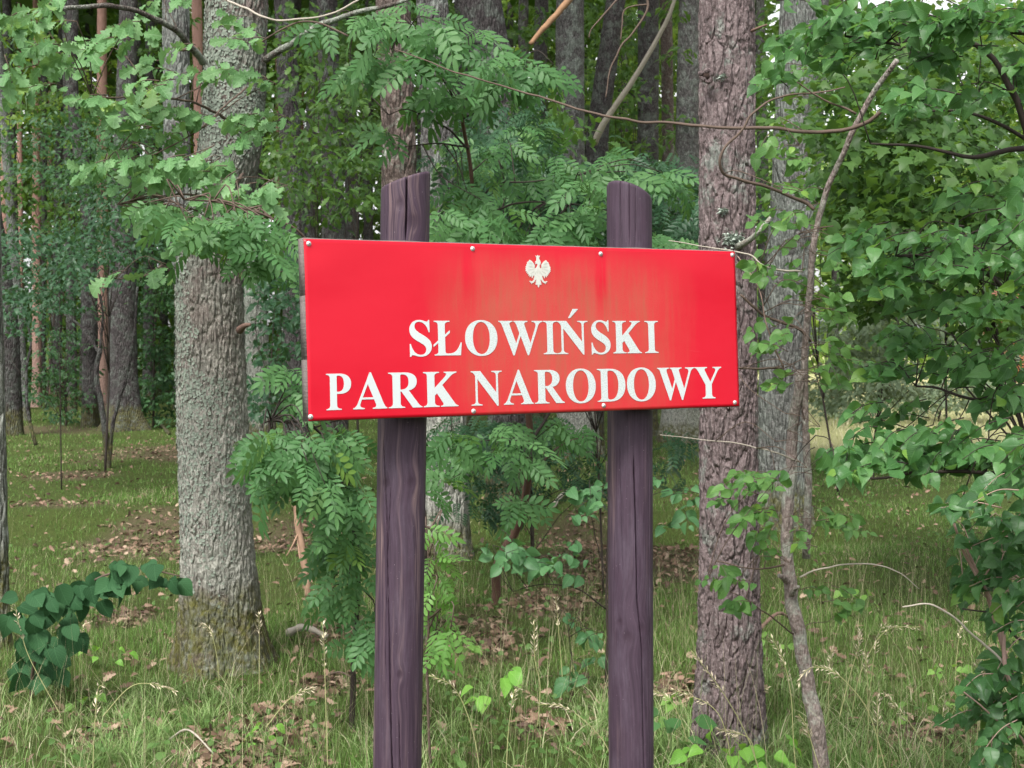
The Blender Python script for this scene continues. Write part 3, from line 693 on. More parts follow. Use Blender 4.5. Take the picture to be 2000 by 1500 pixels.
for wx in (-2.4, .2, 2.8):
    b = Batch(); box(b, (hx + wx - .1, hy - .05, hz + .9), (hx + wx, hy + .04, hz + 2.2)); box(b, (hx + wx + 1.1, hy - .05, hz + .9), (hx + wx + 1.2, hy + .04, hz + 2.2))
    box(b, (hx + wx, hy - .05, hz + .9), (hx + wx + 1.1, hy + .04, hz + 1.0)); box(b, (hx + wx, hy - .05, hz + 2.1), (hx + wx + 1.1, hy + .04, hz + 2.2))
    w = b.build('window', M_FRAME, house, smooth_=False)
    b = Batch(); box(b, (hx + wx, hy - .02, hz + 1.0), (hx + wx + 1.1, hy - .01, hz + 2.1))
    g = b.build('pane', M_GLASS, None, smooth_=False); g.data.transform(Matrix.Translation((-hx, -hy, -hz))); g.parent = w
# ------------------------------------------------------------ near plants, leaf by leaf
UP = np.array([0, 0, 1.0])
class Plant:
    def __init__(s, name, label, cat, base, twig_mat, limit=300):
        s.root = thing(name, label, cat, base); s.stems = []; s.P = []; s.D = []; s.N = []; s.S = []; s.K = []; s.twb = Batch(); s.tm = twig_mat; s.limit = limit
    def limb(s, name, pts, w0, w1, d=None, mat=None, ns=8, n=None, jit=.003, label=None):
        """pts: px tuples (px,py,depth) -> one branch mesh of its own"""
        pts = [P(p[0], p[1], p[2] * (1 if name == 'stem' else s.ds)) if len(p) == 3 and d is None else P(p[0], p[1], d) for p in pts]
        n = n or max(10, len(pts) * 6); A = spline(pts, n)
        A = A + np.stack([fbm(A[:, 0] * 9 + k * 7, A[:, 1] * 9, A[:, 2] * 9, 3, 60 + k) for k in range(3)], 1) * jit * 3
        r = np.linspace(w0, w1, n) * (1 + .12 * fbm(A[:, 2] * 30, A[:, 0] * 30, A[:, 1], 2, 5))
        b = Batch(); b.tube(A, r, ns); b.build(name, mat or s.tm, s.root, label=label)
        s.stems.append(A); return A
    def nearest(s, p):
        best = None
        for A in s.stems:
            dd = np.linalg.norm((A - p) * np.array([1, 1.6, 1]), axis=1) + np.maximum(A[:, 2] - p[2], 0) * .3; i = dd.argmin()
            if best is None or dd[i] < best[0]: best = (dd[i], A[i])
        return best[1]
    def twig(s, pts, r0, r1, ns=4, n=9): s.twb.tube(spline(pts, n), np.linspace(r0, r1, n), ns)
    def leaf(s, kind, p, D, N, size): s.K.append(kind); s.P.append(p); s.D.append(D); s.N.append(N); s.S.append(size)
    def spray(s, c, dirv, L, n, size, kind, tilt=(.35, .75), noise=.4, connect=True, rt=.0016):
        """a twig of length L ending at c, leaves alternate along it"""
        dirv = norm(dirv); side = norm(np.cross(dirv, UP)); a = c - dirv * L
        sag = np.array([0, 0, -.10 * L])
        pts = spline([a, a + dirv * L * .5 + UP * L * .05, c + sag], n + 2)
        s.twb.tube(pts, np.linspace(rt * 1.3, rt * .6, len(pts)), 4)
        if connect and s.stems and RNG.random() < .35:
            q = s.nearest(a)
            if np.linalg.norm(q - a) < 1.6:
                m = (q + a) / 2 + UP * .04 + RNG.normal(size=3) * .02
                s.twig([q, m, a], rt * 1.5, rt * 1.0)
        for i in range(n):
            t = pts[i + 1]; sg = 1 if i % 2 else -1
            ang = RNG.uniform(.7, 1.1)
            D = dirv * math.cos(ang) + side * sg * math.sin(ang) - UP * RNG.uniform(.0, .7)
            if i == n - 1: D = dirv - UP * .3
            toc = norm(CAM - t); N = UP * tilt[0] + toc * tilt[1] + RNG.normal(size=3) * noise
            D = norm(D + RNG.normal(size=3) * .15)
            s.leaf(kind, t + D * .012, D, N, size * RNG.uniform(.5, 1.25))
    def rosette(s, c, out, n, size, kind='rowan', noise=.3, connect=True, rt=.002):
        """rowan shoot: pinnate leaves fanning from the end of a twig"""
        out = norm(out)
        if connect and s.stems:
            q = s.nearest(c)
            if np.linalg.norm(q - c) < 1.5 * s.ds and RNG.random() < .6:
                m = (q + c) / 2 + UP * .05 + RNG.normal(size=3) * .03; s.twig([q, m, c - out * .02], rt * 1.8, rt)
        side = norm(np.cross(out, UP)); toc = norm(CAM - c)
        for i in range(n):
            a = (i - (n - 1) / 2) / max(n - 1, 1) * 2.6 + RNG.normal() * .2
            D = out * math.cos(a) + side * math.sin(a) + RNG.normal(size=3) * .15 - UP * RNG.uniform(.1, .75) - toc * .1
            N = UP * .55 + toc * .7 + RNG.normal(size=3) * noise
            s.leaf(kind, c - out * .03 * RNG.random(), D, N, size * RNG.uniform(.75, 1.15))
    dens = 1.0; ds = 1.0; clear = ()
    def fill(s, blobs, fn):
        for (px, py, rx, ry, d0, d1, n) in blobs:
            for _ in range(max(1, round(n * s.dens))):
                a = RNG.random() * 6.283; q = RNG.random() ** .5
                x, y = px + rx * q * math.cos(a), py + ry * q * math.sin(a)
                fn(s, P(x, y, RNG.uniform(d0, d1) * s.ds), x, y)
    def clear_leaves(s):
        if not s.clear: return
        tip = np.array(s.P) + norm(np.array(s.D)) * np.array(s.S)[:, None] * .5; q = ray_px(tip); q0 = ray_px(np.array(s.P)); keep = np.ones(len(q), bool)
        for poly, w, ch in s.clear:
            A = spline([(a, b, 0) for a, b in poly], 80)[:, :2]
            for qq in (q, q0): keep &= ~((np.linalg.norm(qq[:, None] - A[None], axis=2).min(1) < w) & (RNG.random(len(q)) < ch))
        for k in 'PDNSK': setattr(s, k, [v for v, f in zip(getattr(s, k), keep) if f])
    def build(s, mat, low=None):
        s.twb.build('twigs', s.tm, s.root, kind='stuff')
        if not s.P: return s.root
        s.clear_leaves()
        pos = np.array(s.P); M = frames(np.array(s.D), np.array(s.N)); S = np.array(s.S); K = np.array(s.K)
        dep = pos[:, 1] / S; q = ray_px(pos)
        vis = (q[:, 0] > -40) & (q[:, 0] < 2040) & (q[:, 1] > -40) & (q[:, 1] < 1540)
        order = np.argsort(dep + (~vis) * 1e3); first = order[:s.limit]; rest = order[s.limit:]
        for k in set(K):
            f = first[K[first] == k]; r = rest[K[rest] == k]
            leaf_objects(k, pos[f], M[f], S[f], mat, s.root)
            if len(r): leaf_mass('foliage', k, pos[r], M[r], S[r], mat, s.root)
        return s.root
def ray_px(p):
    v = p - CAM; yc = v[:, 1] * _c + v[:, 2] * _s; zc = -v[:, 1] * _s + v[:, 2] * _c
    return np.stack([CX + F * v[:, 0] / yc, CY - F * zc / yc], 1)

M_ROWAN = leaf_mat('rowan_leaves', (0.035, 0.105, 0.030), (0.066, 0.165, 0.056), (0.115, 0.235, 0.085), rough=.5, veins=False, trans=.38, accent=(.17, .28, .04))
M_OAKL = leaf_mat('oak_leaves', (0.065, 0.16, 0.055), (0.11, 0.235, 0.09), (0.19, 0.33, 0.145), rough=.45, trans=.32, vein_n=5, accent=(.26, .36, .06))
M_BROAD = leaf_mat('toothed_leaves', (0.018, 0.068, 0.018), (0.050, 0.145, 0.040), (0.115, 0.25, 0.078), rough=.4, trans=.4, spec=.4, vein_n=9, accent=(.22, .38, .05))
M_OVAL = leaf_mat('oval_leaves', (0.04, 0.11, 0.028), (0.075, 0.175, 0.045), (0.13, 0.26, 0.07), rough=.42, trans=.35, vein_n=7, accent=(.24, .40, .06))
M_LINDEN = leaf_mat('linden_leaves', (0.012, 0.045, 0.016), (0.024, 0.078, 0.030), (0.042, 0.115, 0.045), rough=.75, spec=.2, trans=.2, vein_n=6)
M_HERB = leaf_mat('herb_leaves', (0.09, 0.20, 0.04), (0.14, 0.28, 0.06), (0.22, 0.38, 0.09), rough=.5, trans=.4)

# --- rowan behind the sign
R1 = Plant('rowan_tree', 'rowan with feathery leaves and dark wavy stem spreading above the sign', 'tree', PG(966, 8.7), M_TWIGD, 300)
R1.ds = 1.3
R1.limb('stem', [(962, 1215, 8.7), (968, 1170, 8.7), (974, 1095, 8.6), (1012, 1025, 8.5), (1030, 950, 8.3), (1034, 860, 8.1), (1020, 700, 7.8), (960, 500, 7.4), (930, 420, 7.2), (915, 300, 7.05), (903, 210, 6.9), (930, 165, 6.8)], .030, .007, mat=plain_mat('reddish_stem', (0.11, 0.06, 0.045), .7))
R1.limb('branch', [(1034, 870, 5.9), (1075, 800, 5.95), (1120, 700, 6.0)], .009, .005)
R1.limb('branch', [(1033, 940, 6.0), (1070, 890, 6.0), (1110, 862, 6.0), (1160, 850, 6.0)], .008, .003, mat=M_TWIG)
R1.limb('branch', [(915, 290, 5.4), (870, 250, 5.35), (800, 215, 5.3), (760, 225, 5.3)], .006, .002)
R1.limb('branch', [(912, 285, 5.4), (840, 282, 5.3), (770, 290, 5.25)], .005, .002)
R1.limb('branch', [(930, 400, 5.5), (970, 360, 5.5), (1040, 355, 5.5), (1130, 340, 5.5)], .006, .002)
R1.limb('branch', [(935, 430, 5.5), (1000, 400, 5.5), (1090, 395, 5.4), (1180, 410, 5.4)], .006, .002)
R1.limb('branch', [(903, 215, 5.3), (860, 150, 5.2), (790, 90, 5.1), (720, 60, 5.1)], .006, .002)
R1.limb('branch', [(900, 235, 5.3), (960, 200, 5.3), (1020, 110, 5.3)], .005, .002)
def ros1(s, p, x, y):
    out = np.array([(x - 930) / 350 + RNG.normal() * .4, -.5 + RNG.normal() * .3, RNG.uniform(-.3, .25)])
    s.rosette(p, out, int(RNG.integers(3, 5)), .158)
R1.fill([(800, 25, 70, 30, 4.9, 5.3, 5), (710, 40, 40, 40, 4.8, 5.2, 3), (640, 60, 40, 30, 5.0, 5.3, 2), (800, 100, 80, 30, 4.8, 5.2, 6), (900, 60, 60, 40, 4.8, 5.2, 5), (960, 130, 90, 40, 4.8, 5.2, 9), (1040, 150, 60, 30, 4.9, 5.2, 5),
         (890, 180, 70, 30, 5.0, 5.4, 5), (740, 270, 30, 20, 5.0, 5.3, 2), (690, 140, 40, 30, 5.0, 5.5, 2), (980, 260, 80, 60, 5.6, 6.1, 5), (1050, 320, 100, 40, 5.6, 6.1, 6)], ros1)
R1.fill([(900, 410, 60, 50, 4.9, 5.4, 6), (1000, 430, 90, 50, 4.8, 5.4, 9), (1130, 400, 60, 50, 4.9, 5.4, 7), (960, 350, 80, 40, 5.2, 5.8, 6), (1150, 330, 100, 40, 5.4, 6.0, 8), (1290, 340, 60, 50, 5.4, 6.0, 4), (1310, 440, 40, 40, 5.0, 5.6, 4), (1070, 460, 90, 30, 5.0, 5.4, 6)], ros1)
R1.fill([(920, 870, 80, 40, 5.0, 5.8, 9), (1000, 880, 60, 50, 5.2, 6.0, 6), (1010, 950, 40, 30, 5.4, 6.0, 3), (870, 940, 40, 30, 5.2, 5.8, 4), (1100, 850, 50, 30, 5.6, 6.2, 4), (1040, 830, 60, 20, 5.6, 6.2, 4)], ros1)
def ros_low(s, p, x, y): s.rosette(p, np.array([RNG.normal() * .3 + .3, -.5, RNG.uniform(-.2, .1)]), 3, .12)
R1.build(M_ROWAN)
# --- rowan lower left
R2 = Plant('rowan_sapling', 'rowan sapling with drooping feathery leaves beside the left post', 'sapling', PG(688, 5.9), M_TWIGD, 300)
R2.limb('stem', [(688, 1445, 5.85), (690, 1290, 5.8), (700, 1150, 5.7), (690, 1000, 5.6), (665, 880, 5.5), (640, 780, 5.5), (600, 700, 5.5)], .013, .004)
R2.limb('branch', [(690, 1000, 5.6), (640, 940, 5.5), (560, 900, 5.4)], .006, .002)
R2.limb('branch', [(668, 890, 5.5), (600, 830, 5.4), (530, 820, 5.3)], .005, .002)
R2.dens = 1.55
def ros2(s, p, x, y):
    out = np.array([(x - 690) / 150 + RNG.normal() * .4, -.6 + RNG.normal() * .3, RNG.uniform(-.55, .1)])
    s.rosette(p, out, int(RNG.integers(3, 6)), .118)
R2.fill([(560, 860, 60, 40, 4.9, 5.5, 7), (620, 900, 60, 50, 4.9, 5.5, 8), (560, 740, 50, 40, 5.2, 5.7, 4), (680, 860, 40, 40, 5.0, 5.6, 4), (560, 930, 40, 25, 5.2, 5.6, 3), (670, 970, 40, 50, 5.0, 5.5, 7), (650, 1050, 40, 40, 5.1, 5.6, 5),
         (680, 1120, 35, 40, 5.2, 5.6, 4), (640, 1150, 30, 20, 5.3, 5.6, 2), (710, 1240, 25, 40, 5.2, 5.6, 3), (500, 870, 25, 20, 5.9, 6.3, 2)], ros2)
R2.build(M_ROWAN)
# --- small rowan right of the left post
R3 = Plant('rowan_seedling', 'yellow-green rowan shoot climbing along the right side of the left post', 'sapling', PG(835, 5.6), M_TWIG, 300)
R3.limb('stem', [(842, 1530, 5.25), (838, 1420, 5.2), (835, 1250, 5.15), (838, 1120, 5.1), (832, 1010, 5.1)], .006, .003)
def ros3(s, p, x, y): s.rosette(p, np.array([.7 + RNG.normal() * .2, -.5, RNG.uniform(-.3, .1)]), int(RNG.integers(2, 4)), .10)
R3.fill([(850, 1030, 14, 20, 4.9, 5.2, 2), (855, 1110, 18, 30, 4.9, 5.2, 3), (860, 1170, 20, 20, 4.9, 5.2, 3), (870, 1220, 25, 20, 4.9, 5.2, 3), (850, 1280, 20, 30, 5.0, 5.3, 2)], ros3)
R3.build(leaf_mat('young_rowan_leaves', (0.08, 0.19, 0.04), (0.12, 0.26, 0.06), (0.18, 0.34, 0.09), veins=False, trans=.4))

M_BOUGH = bark_mat('bough_bark', (0.03, 0.022, 0.02), (0.085, 0.065, 0.058), (0.16, 0.14, 0.125), lich_amt=.6, sx=3, bump=.5, fine=2)
# --- oak branches in front of the lichen oak, upper left
O1 = Plant('oak_branch', 'low oak boughs with pale lobed leaves crossing the lichen trunk', 'branch', P(398, 118, 6.75), M_TWIG, 300)
O1.limb('branch', [(397, 122, 6.75), (375, 95, 6.6), (345, 60, 6.45), (300, 38, 6.3), (260, 20, 6.2), (180, 10, 6.0), (60, 30, 5.8), (-40, 60, 5.7)], .018, .005, mat=M_BOUGH, label='dark bare bough reaching up to the left')
O1.limb('branch', [(520, 118, 6.8), (560, 90, 6.7), (620, 50, 6.6), (690, 28, 6.4), (760, 10, 6.3), (830, -10, 6.2)], .018, .007, mat=M_BOUGH, label='lichened bough rising to the right')
O1.limb('branch', [(375, 97, 6.6), (352, 97, 6.6), (343, 95, 6.6)], .008, .006)
O1.limb('branch', [(480, 170, 6.7), (430, 215, 6.2), (380, 262, 5.9), (300, 300, 5.7), (200, 330, 5.5)], .005, .002, mat=M_TWIG)
O1.limb('branch', [(470, 250, 6.7), (380, 200, 6.0), (290, 190, 5.7), (180, 190, 5.5)], .008, .003, mat=M_TWIG)
O1.limb('branch', [(475, 340, 6.7), (430, 380, 6.0), (340, 380, 5.7), (230, 400, 5.5)], .008, .003, mat=M_TWIG)
O1.limb('branch', [(344, 545, 6.85), (320, 520, 6.6), (290, 535, 6.4), (230, 545, 6.2), (195, 520, 6.1)], .006, .0025, mat=M_TWIG)
O1.limb('branch', [(440, 0, 6.4), (480, 15, 6.3), (510, 33, 6.2), (560, 38, 6.2), (640, 28, 6.1), (700, 2, 6.1)], .005, .004, mat=M_TWIGG)
O1.limb('branch', [(500, 90, 6.3), (560, 50, 6.2), (620, 45, 6.2), (680, 70, 6.2)], .004, .004, mat=M_TWIG)
def oaks(s, p, x, y):
    d = np.array([-.8 + RNG.normal() * .5, -.4 + RNG.normal() * .4, RNG.uniform(-.5, .3)])
    s.spray(p, d, .10, int(RNG.integers(6, 10)), .070, 'oak', tilt=(.5, .6), rt=.0018)
O1.fill([(440, 60, 60, 30, 5.6, 6.0, 4), (330, 110, 40, 40, 5.4, 5.9, 3), (220, 60, 60, 30, 5.3, 5.8, 5), (70, 30, 80, 40, 5.2, 5.8, 9), (60, 120, 70, 60, 5.2, 5.8, 9), (120, 90, 50, 40, 5.2, 5.8, 4), (200, 190, 50, 35, 5.2, 5.8, 6), (270, 190, 50, 50, 5.2, 5.8, 6), (230, 240, 50, 20, 5.3, 5.8, 3), (350, 200, 40, 25, 5.4, 5.9, 3), (280, 130, 30, 20, 5.5, 5.9, 1),
         (440, 140, 60, 20, 5.6, 6.0, 5), (480, 230, 40, 30, 5.8, 6.2, 3), (340, 250, 50, 30, 5.6, 6.0, 3), (190, 320, 40, 35, 5.2, 5.7, 6), (270, 320, 60, 30, 5.2, 5.7, 7), (350, 330, 60, 30, 5.3, 5.8, 7), (420, 330, 50, 20, 5.5, 5.9, 4),
         (280, 390, 60, 40, 5.2, 5.7, 9), (340, 420, 50, 50, 5.2, 5.7, 8), (430, 400, 60, 40, 5.2, 5.8, 7), (400, 460, 60, 30, 5.2, 5.8, 6), (500, 380, 50, 20, 5.5, 5.9, 4), (460, 250, 50, 30, 5.6, 6.1, 3)], oaks)
O1.fill([(215, 545, 20, 10, 6.0, 6.2, 1), (290, 540, 40, 10, 6.1, 6.4, 2), (320, 545, 20, 8, 6.2, 6.5, 1), (310, 20, 80, 20, 6.2, 6.5, 3)], lambda s, p, x, y: s.spray(p, (-.7, -.3, -.2), .1, 4, .075, 'oak', rt=.0014))
def rosO(s, p, x, y): s.rosette(p, np.array([RNG.normal() * .6, -.5, RNG.uniform(-.4, .2)]), 3, .12)
O1.build(M_OAKL)
# rowan spray hanging by the upper left corner of the sign
R4 = Plant('rowan_bough', 'feathery rowan bough between the lichen oak and the sign corner', 'branch', P(600, 470, 5.4), M_TWIG, 300)
R4.limb('branch', [(640, 560, 5.6), (600, 470, 5.4), (540, 430, 5.3), (450, 400, 5.2), (360, 390, 5.1)], .006, .003, mat=M_TWIG)
R4.fill([(540, 470, 50, 25, 4.9, 5.3, 5), (470, 460, 50, 40, 4.9, 5.3, 6), (500, 420, 50, 20, 5.0, 5.3, 4), (400, 440, 50, 40, 4.9, 5.3, 4), (330, 400, 50, 30, 4.9, 5.3, 3), (480, 510, 20, 15, 5.0, 5.3, 1), (560, 530, 20, 60, 5.8, 6.2, 3)], rosO)
R4.build(M_ROWAN)

# --- slim shrub right of the pine with small oval leaves
S1 = Plant('slim_shrub', 'slim crooked shrub with small oval leaves right of the pine', 'shrub', PG(1600, 5.0), M_TWIG, 300)
mstem = bark_mat('shrub_bark', (0.10, 0.075, 0.07), (0.20, 0.155, 0.14), (0.32, 0.27, 0.25), lich_amt=.4, sx=2.5, bump=.4, fine=2)
S1.limb('stem', [(1612, 1600, 5.0), (1600, 1480, 5.0), (1590, 1400, 5.0), (1572, 1310, 5.0), (1548, 1200, 5.0), (1538, 1110, 5.0), (1536, 1000, 5.0), (1548, 870, 5.0), (1566, 720, 4.95)], .030, .017, mat=mstem, ns=14, n=60, jit=.004)
S1.limb('stem', [(1574, 1090, 5.05), (1576, 900, 5.0), (1572, 700, 4.95), (1582, 560, 4.9), (1590, 480, 4.88), (1606, 400, 4.85), (1635, 325, 4.8), (1660, 268, 4.75), (1700, 190, 4.7), (1752, 118, 4.6)], .014, .0085, mat=mstem, ns=10, n=50, label='lighter upper stem leaning to the right')
S1.limb('branch', [(1740, 205, 4.6), (1690, 240, 4.65), (1640, 255, 4.7), (1580, 258, 4.75), (1500, 250, 4.8), (1400, 248, 4.85), (1300, 240, 4.9), (1200, 228, 4.9), (1100, 205, 4.95), (1000, 172, 5.0), (900, 145, 5.0), (830, 118, 5.05), (770, 95, 5.1)], .0075, .002, n=90, ns=6, label='long bare twig arching left over the sign posts')
S1.limb('branch', [(1590, 410, 4.85), (1570, 395, 4.85), (1500, 366, 4.8), (1440, 348, 4.75), (1412, 338, 4.72), (1408, 312, 4.7), (1422, 282, 4.7), (1448, 256, 4.7), (1470, 222, 4.7), (1520, 190, 4.72), (1600, 180, 4.75), (1650, 168, 4.75)], .0065, .0025, n=80, label='twig bent like a hook across the pine trunk')
S1.limb('branch', [(1585, 665, 4.95), (1556, 640, 4.9), (1490, 615, 4.85), (1448, 578, 4.8)], .006, .004, mat=M_TWIG)
S1.limb('branch', [(1530, 718, 4.9), (1480, 719, 4.85), (1436, 717, 4.8)], .004, .003, mat=M_TWIG)
S1.limb('branch', [(1673, 222, 4.75), (1610, 195, 4.75), (1545, 155, 4.7)], .004, .002)
S1.limb('branch', [(1560, 1130, 5.0), (1600, 1110, 5.0), (1700, 1102, 4.95), (1760, 1118, 4.9), (1795, 1148, 4.9)], .0035, .0015, mat=M_TWIGG)
S1.limb('branch', [(1538, 1105, 5.0), (1480, 1112, 4.9), (1400, 1095, 4.9)], .004, .002, mat=M_TWIG)
S1.limb('branch', [(1568, 530, 4.9), (1500, 522, 4.8), (1470, 500, 4.8), (1440, 492, 4.8), (1380, 480, 4.8), (1305, 470, 4.8)], .004, .0015, mat=M_TWIGG)
S1.limb('branch', [(1530, 715, 4.9), (1500, 640, 4.8), (1480, 560, 4.8), (1440, 500, 4.8)], .003, .0015, mat=M_TWIGP)
S1.limb('branch', [(1560, 900, 5.0), (1500, 880, 4.9), (1400, 862, 4.85), (1290, 850, 4.8)], .003, .001, mat=M_TWIGG)
S1.limb('branch', [(1548, 1240, 5.0), (1500, 1200, 4.8), (1440, 1160, 4.7), (1380, 1140, 4.65)], .003, .0015, mat=M_TWIG)
def ov(s, p, x, y):
    sgn = -1 if x < 1575 else 1
    s.spray(p, np.array([sgn * .8 + RNG.normal() * .4, -.4 + RNG.normal() * .4, RNG.uniform(-.3, .3)]), .11, int(RNG.integers(6, 9)), .042, 'oval', tilt=(.5, .6), rt=.0012)
S1.fill([(1520, 320, 60, 50, 4.5, 5.0, 7), (1540, 410, 70, 60, 4.5, 5.0, 9), (1480, 470, 40, 50, 4.5, 5.0, 3), (1600, 480, 80, 50, 4.5, 5.0, 8), (1500, 545, 50, 30, 4.5, 5.0, 4), (1560, 600, 60, 50, 4.6, 5.0, 7), (1640, 620, 70, 60, 4.5, 5.0, 8),
         (1500, 660, 50, 25, 4.5, 5.0, 4), (1560, 730, 70, 40, 4.5, 5.0, 7), (1500, 750, 30, 20, 4.5, 5.0, 2), (1650, 720, 60, 40, 4.5, 5.0, 5), (1490, 930, 70, 25, 4.4, 4.8, 7), (1560, 840, 60, 40, 4.5, 5.0, 5), (1420, 960, 50, 20, 4.4, 4.8, 4), (1480, 1010, 80, 30, 4.5, 4.9, 6),
         (1560, 1050, 70, 30, 4.6, 5.0, 5), (1400, 1140, 50, 22, 4.4, 4.8, 3), (1440, 1185, 30, 16, 4.4, 4.7, 2), (1650, 1030, 90, 30, 4.7, 5.2, 5), (1620, 1160, 80, 30, 4.8, 5.2, 4), (1460, 1060, 60, 20, 4.5, 4.9, 3), (1590, 150, 70, 50, 4.4, 4.9, 5)], ov)
STEMPX = [(1574, 1000), (1574, 900), (1572, 700), (1582, 560), (1590, 480), (1606, 400), (1635, 325), (1660, 268), (1700, 190), (1752, 118)]
HOOKPX = [(1570, 395), (1500, 366), (1440, 348), (1412, 338), (1408, 312), (1422, 282), (1448, 256), (1470, 222), (1520, 190), (1600, 180)]
LONGPX = [(1690, 240), (1640, 255), (1580, 258), (1500, 250), (1400, 248)]
LOWPX = [(1600, 1480), (1572, 1310), (1548, 1200), (1538, 1110), (1536, 1000), (1548, 870)]
S1.clear = [(STEMPX, 24, .9), (HOOKPX, 14, .85), (LONGPX, 14, .85), (LOWPX, 22, .7)]
S1.build(M_OVAL)

# --- broad toothed leaves hanging in from the right edge
B1 = Plant('leafy_tree', 'tree with broad glossy toothed leaves reaching in from the right edge', 'tree', PG(2230, 4.3), M_TWIGD, 300)
B1.limb('trunk', [(2240, 2100, 4.3), (2220, 1500, 4.3), (2190, 900, 4.3), (2170, 300, 4.3), (2150, -300, 4.3)], .06, .04, mat=M_DARK, ns=16, n=40)
B1.limb('branch', [(2190, 700, 4.3), (2050, 400, 4.2), (1995, 230, 4.1), (1960, 150, 4.1), (1925, 100, 4.1), (1875, 75, 4.1), (1872, 55, 4.1)], .02, .007, n=40, label='dark gnarled bough at the upper right')
B1.limb('branch', [(2180, 300, 4.3), (2000, 290, 4.3), (1900, 310, 4.2), (1800, 285, 4.2), (1700, 280, 4.2)], .012, .003)
B1.limb('branch', [(2180, 400, 4.3), (2000, 270, 4.2), (1900, 225, 4.2), (1800, 215, 4.2)], .01, .003)
B1.limb('branch', [(2180, 100, 4.3), (1950, 60, 4.0), (1800, 90, 3.9), (1650, 70, 3.8)], .01, .003)
B1.limb('branch', [(2180, 800, 4.3), (2050, 650, 4.1), (1900, 520, 4.0), (1750, 500, 3.9)], .012, .003)
B1.limb('branch', [(2190, 900, 4.3), (2000, 790, 4.2), (1900, 780, 4.1), (1830, 758, 4.1), (1790, 755, 4.1)], .009, .003)
B1.limb('branch', [(2190, 1000, 4.3), (2000, 930, 4.0), (1850, 920, 3.9), (1700, 930, 3.9), (1630, 910, 3.9)], .009, .0035)
B1.limb('branch', [(2200, 1500, 4.3), (2030, 1420, 4.0), (1970, 1320, 3.9), (1955, 1220, 3.9), (1900, 1110, 3.9), (1860, 1020, 3.8)], .009, .0035, mat=M_TWIGP)
B1.limb('branch', [(1972, 1310, 3.9), (1950, 1280, 3.9), (1880, 1222, 3.85), (1822, 1184, 3.8), (1765, 1187, 3.8)], .004, .002, mat=M_TWIGG)
B1.limb('branch', [(2200, 1300, 4.3), (2010, 1260, 4.0), (1950, 1205, 3.9), (1880, 1190, 3.9)], .007, .002)
B1.dens = 1.55
def br(s, p, x, y):
    s.spray(p, np.array([-.8 + RNG.normal() * .4, -.4 + RNG.normal() * .35, RNG.uniform(-.45, .2)]), .15, int(RNG.integers(8, 13)), .045, 'broad', tilt=(.5, .6), noise=.48, rt=.0014)
B1.fill([(1700, 30, 110, 30, 3.5, 4.0, 9), (1850, 40, 110, 40, 3.5, 4.0, 10), (1960, 30, 50, 30, 3.5, 4.0, 4), (1640, 80, 90, 40, 3.6, 4.0, 7), (1780, 90, 90, 40, 3.5, 4.0, 8), (1520, 80, 40, 30, 3.8, 4.2, 2), (1760, 200, 40, 40, 3.4, 3.8, 4), (1500, 150, 30, 20, 3.9, 4.2, 2),
         (1850, 180, 60, 40, 3.8, 4.2, 3), (1620, 40, 60, 30, 3.7, 4.2, 4), (1980, 200, 30, 90, 3.9, 4.3, 3),
         (1880, 480, 110, 50, 3.5, 4.1, 10), (1980, 520, 40, 80, 3.4, 4.0, 7), (1760, 500, 90, 40, 3.6, 4.1, 8), (1970, 400, 40, 60, 3.6, 4.1, 5), (1850, 390, 60, 30, 3.8, 4.2, 3), (1690, 540, 50, 30, 3.8, 4.2, 3), (1800, 580, 80, 30, 3.8, 4.2, 5), (1900, 600, 60, 30, 3.6, 4.1, 4), (1650, 480, 40, 30, 3.8, 4.2, 3),
         (1700, 800, 60, 20, 4.0, 4.4, 3), (1950, 790, 50, 30, 3.9, 4.3, 3), (1980, 110, 30, 50, 3.8, 4.2, 4), (1840, 700, 100, 35, 3.9, 4.4, 9), (1740, 660, 50, 30, 4.0, 4.4, 4), (1950, 720, 50, 50, 3.8, 4.2, 5), (1720, 720, 50, 20, 4.0, 4.4, 3),
         (1720, 860, 70, 25, 3.6, 4.1, 7), (1650, 900, 60, 30, 3.6, 4.1, 6), (1800, 880, 80, 35, 3.6, 4.1, 9), (1900, 870, 60, 35, 3.5, 4.0, 7), (1970, 880, 40, 50, 3.4, 4.0, 6), (1760, 910, 90, 20, 3.6, 4.1, 5), (1560, 905, 40, 20, 3.9, 4.2, 3)], br)
B1.clear = [(STEMPX, 30, .95), (HOOKPX, 22, .9), (LONGPX, 22, .9)]
B1.build(M_BROAD)
B2 = Plant('leafy_shrub', 'dark glossy toothed-leaf shrub in the lower right corner', 'shrub', PG(2080, 4.6), M_TWIGP, 300)
B2.limb('stem', [(2090, 1900, 4.3), (2020, 1500, 4.1), (1975, 1320, 4.0), (1930, 1170, 3.95), (1880, 1050, 3.9)], .012, .004)
B2.limb('stem', [(2090, 1900, 4.3), (2060, 1300, 4.1), (2010, 1000, 3.9)], .012, .004)
B2.limb('branch', [(2080, 1800, 4.3), (2010, 1480, 4.0), (1940, 1400, 3.9), (1870, 1340, 3.85)], .006, .002)
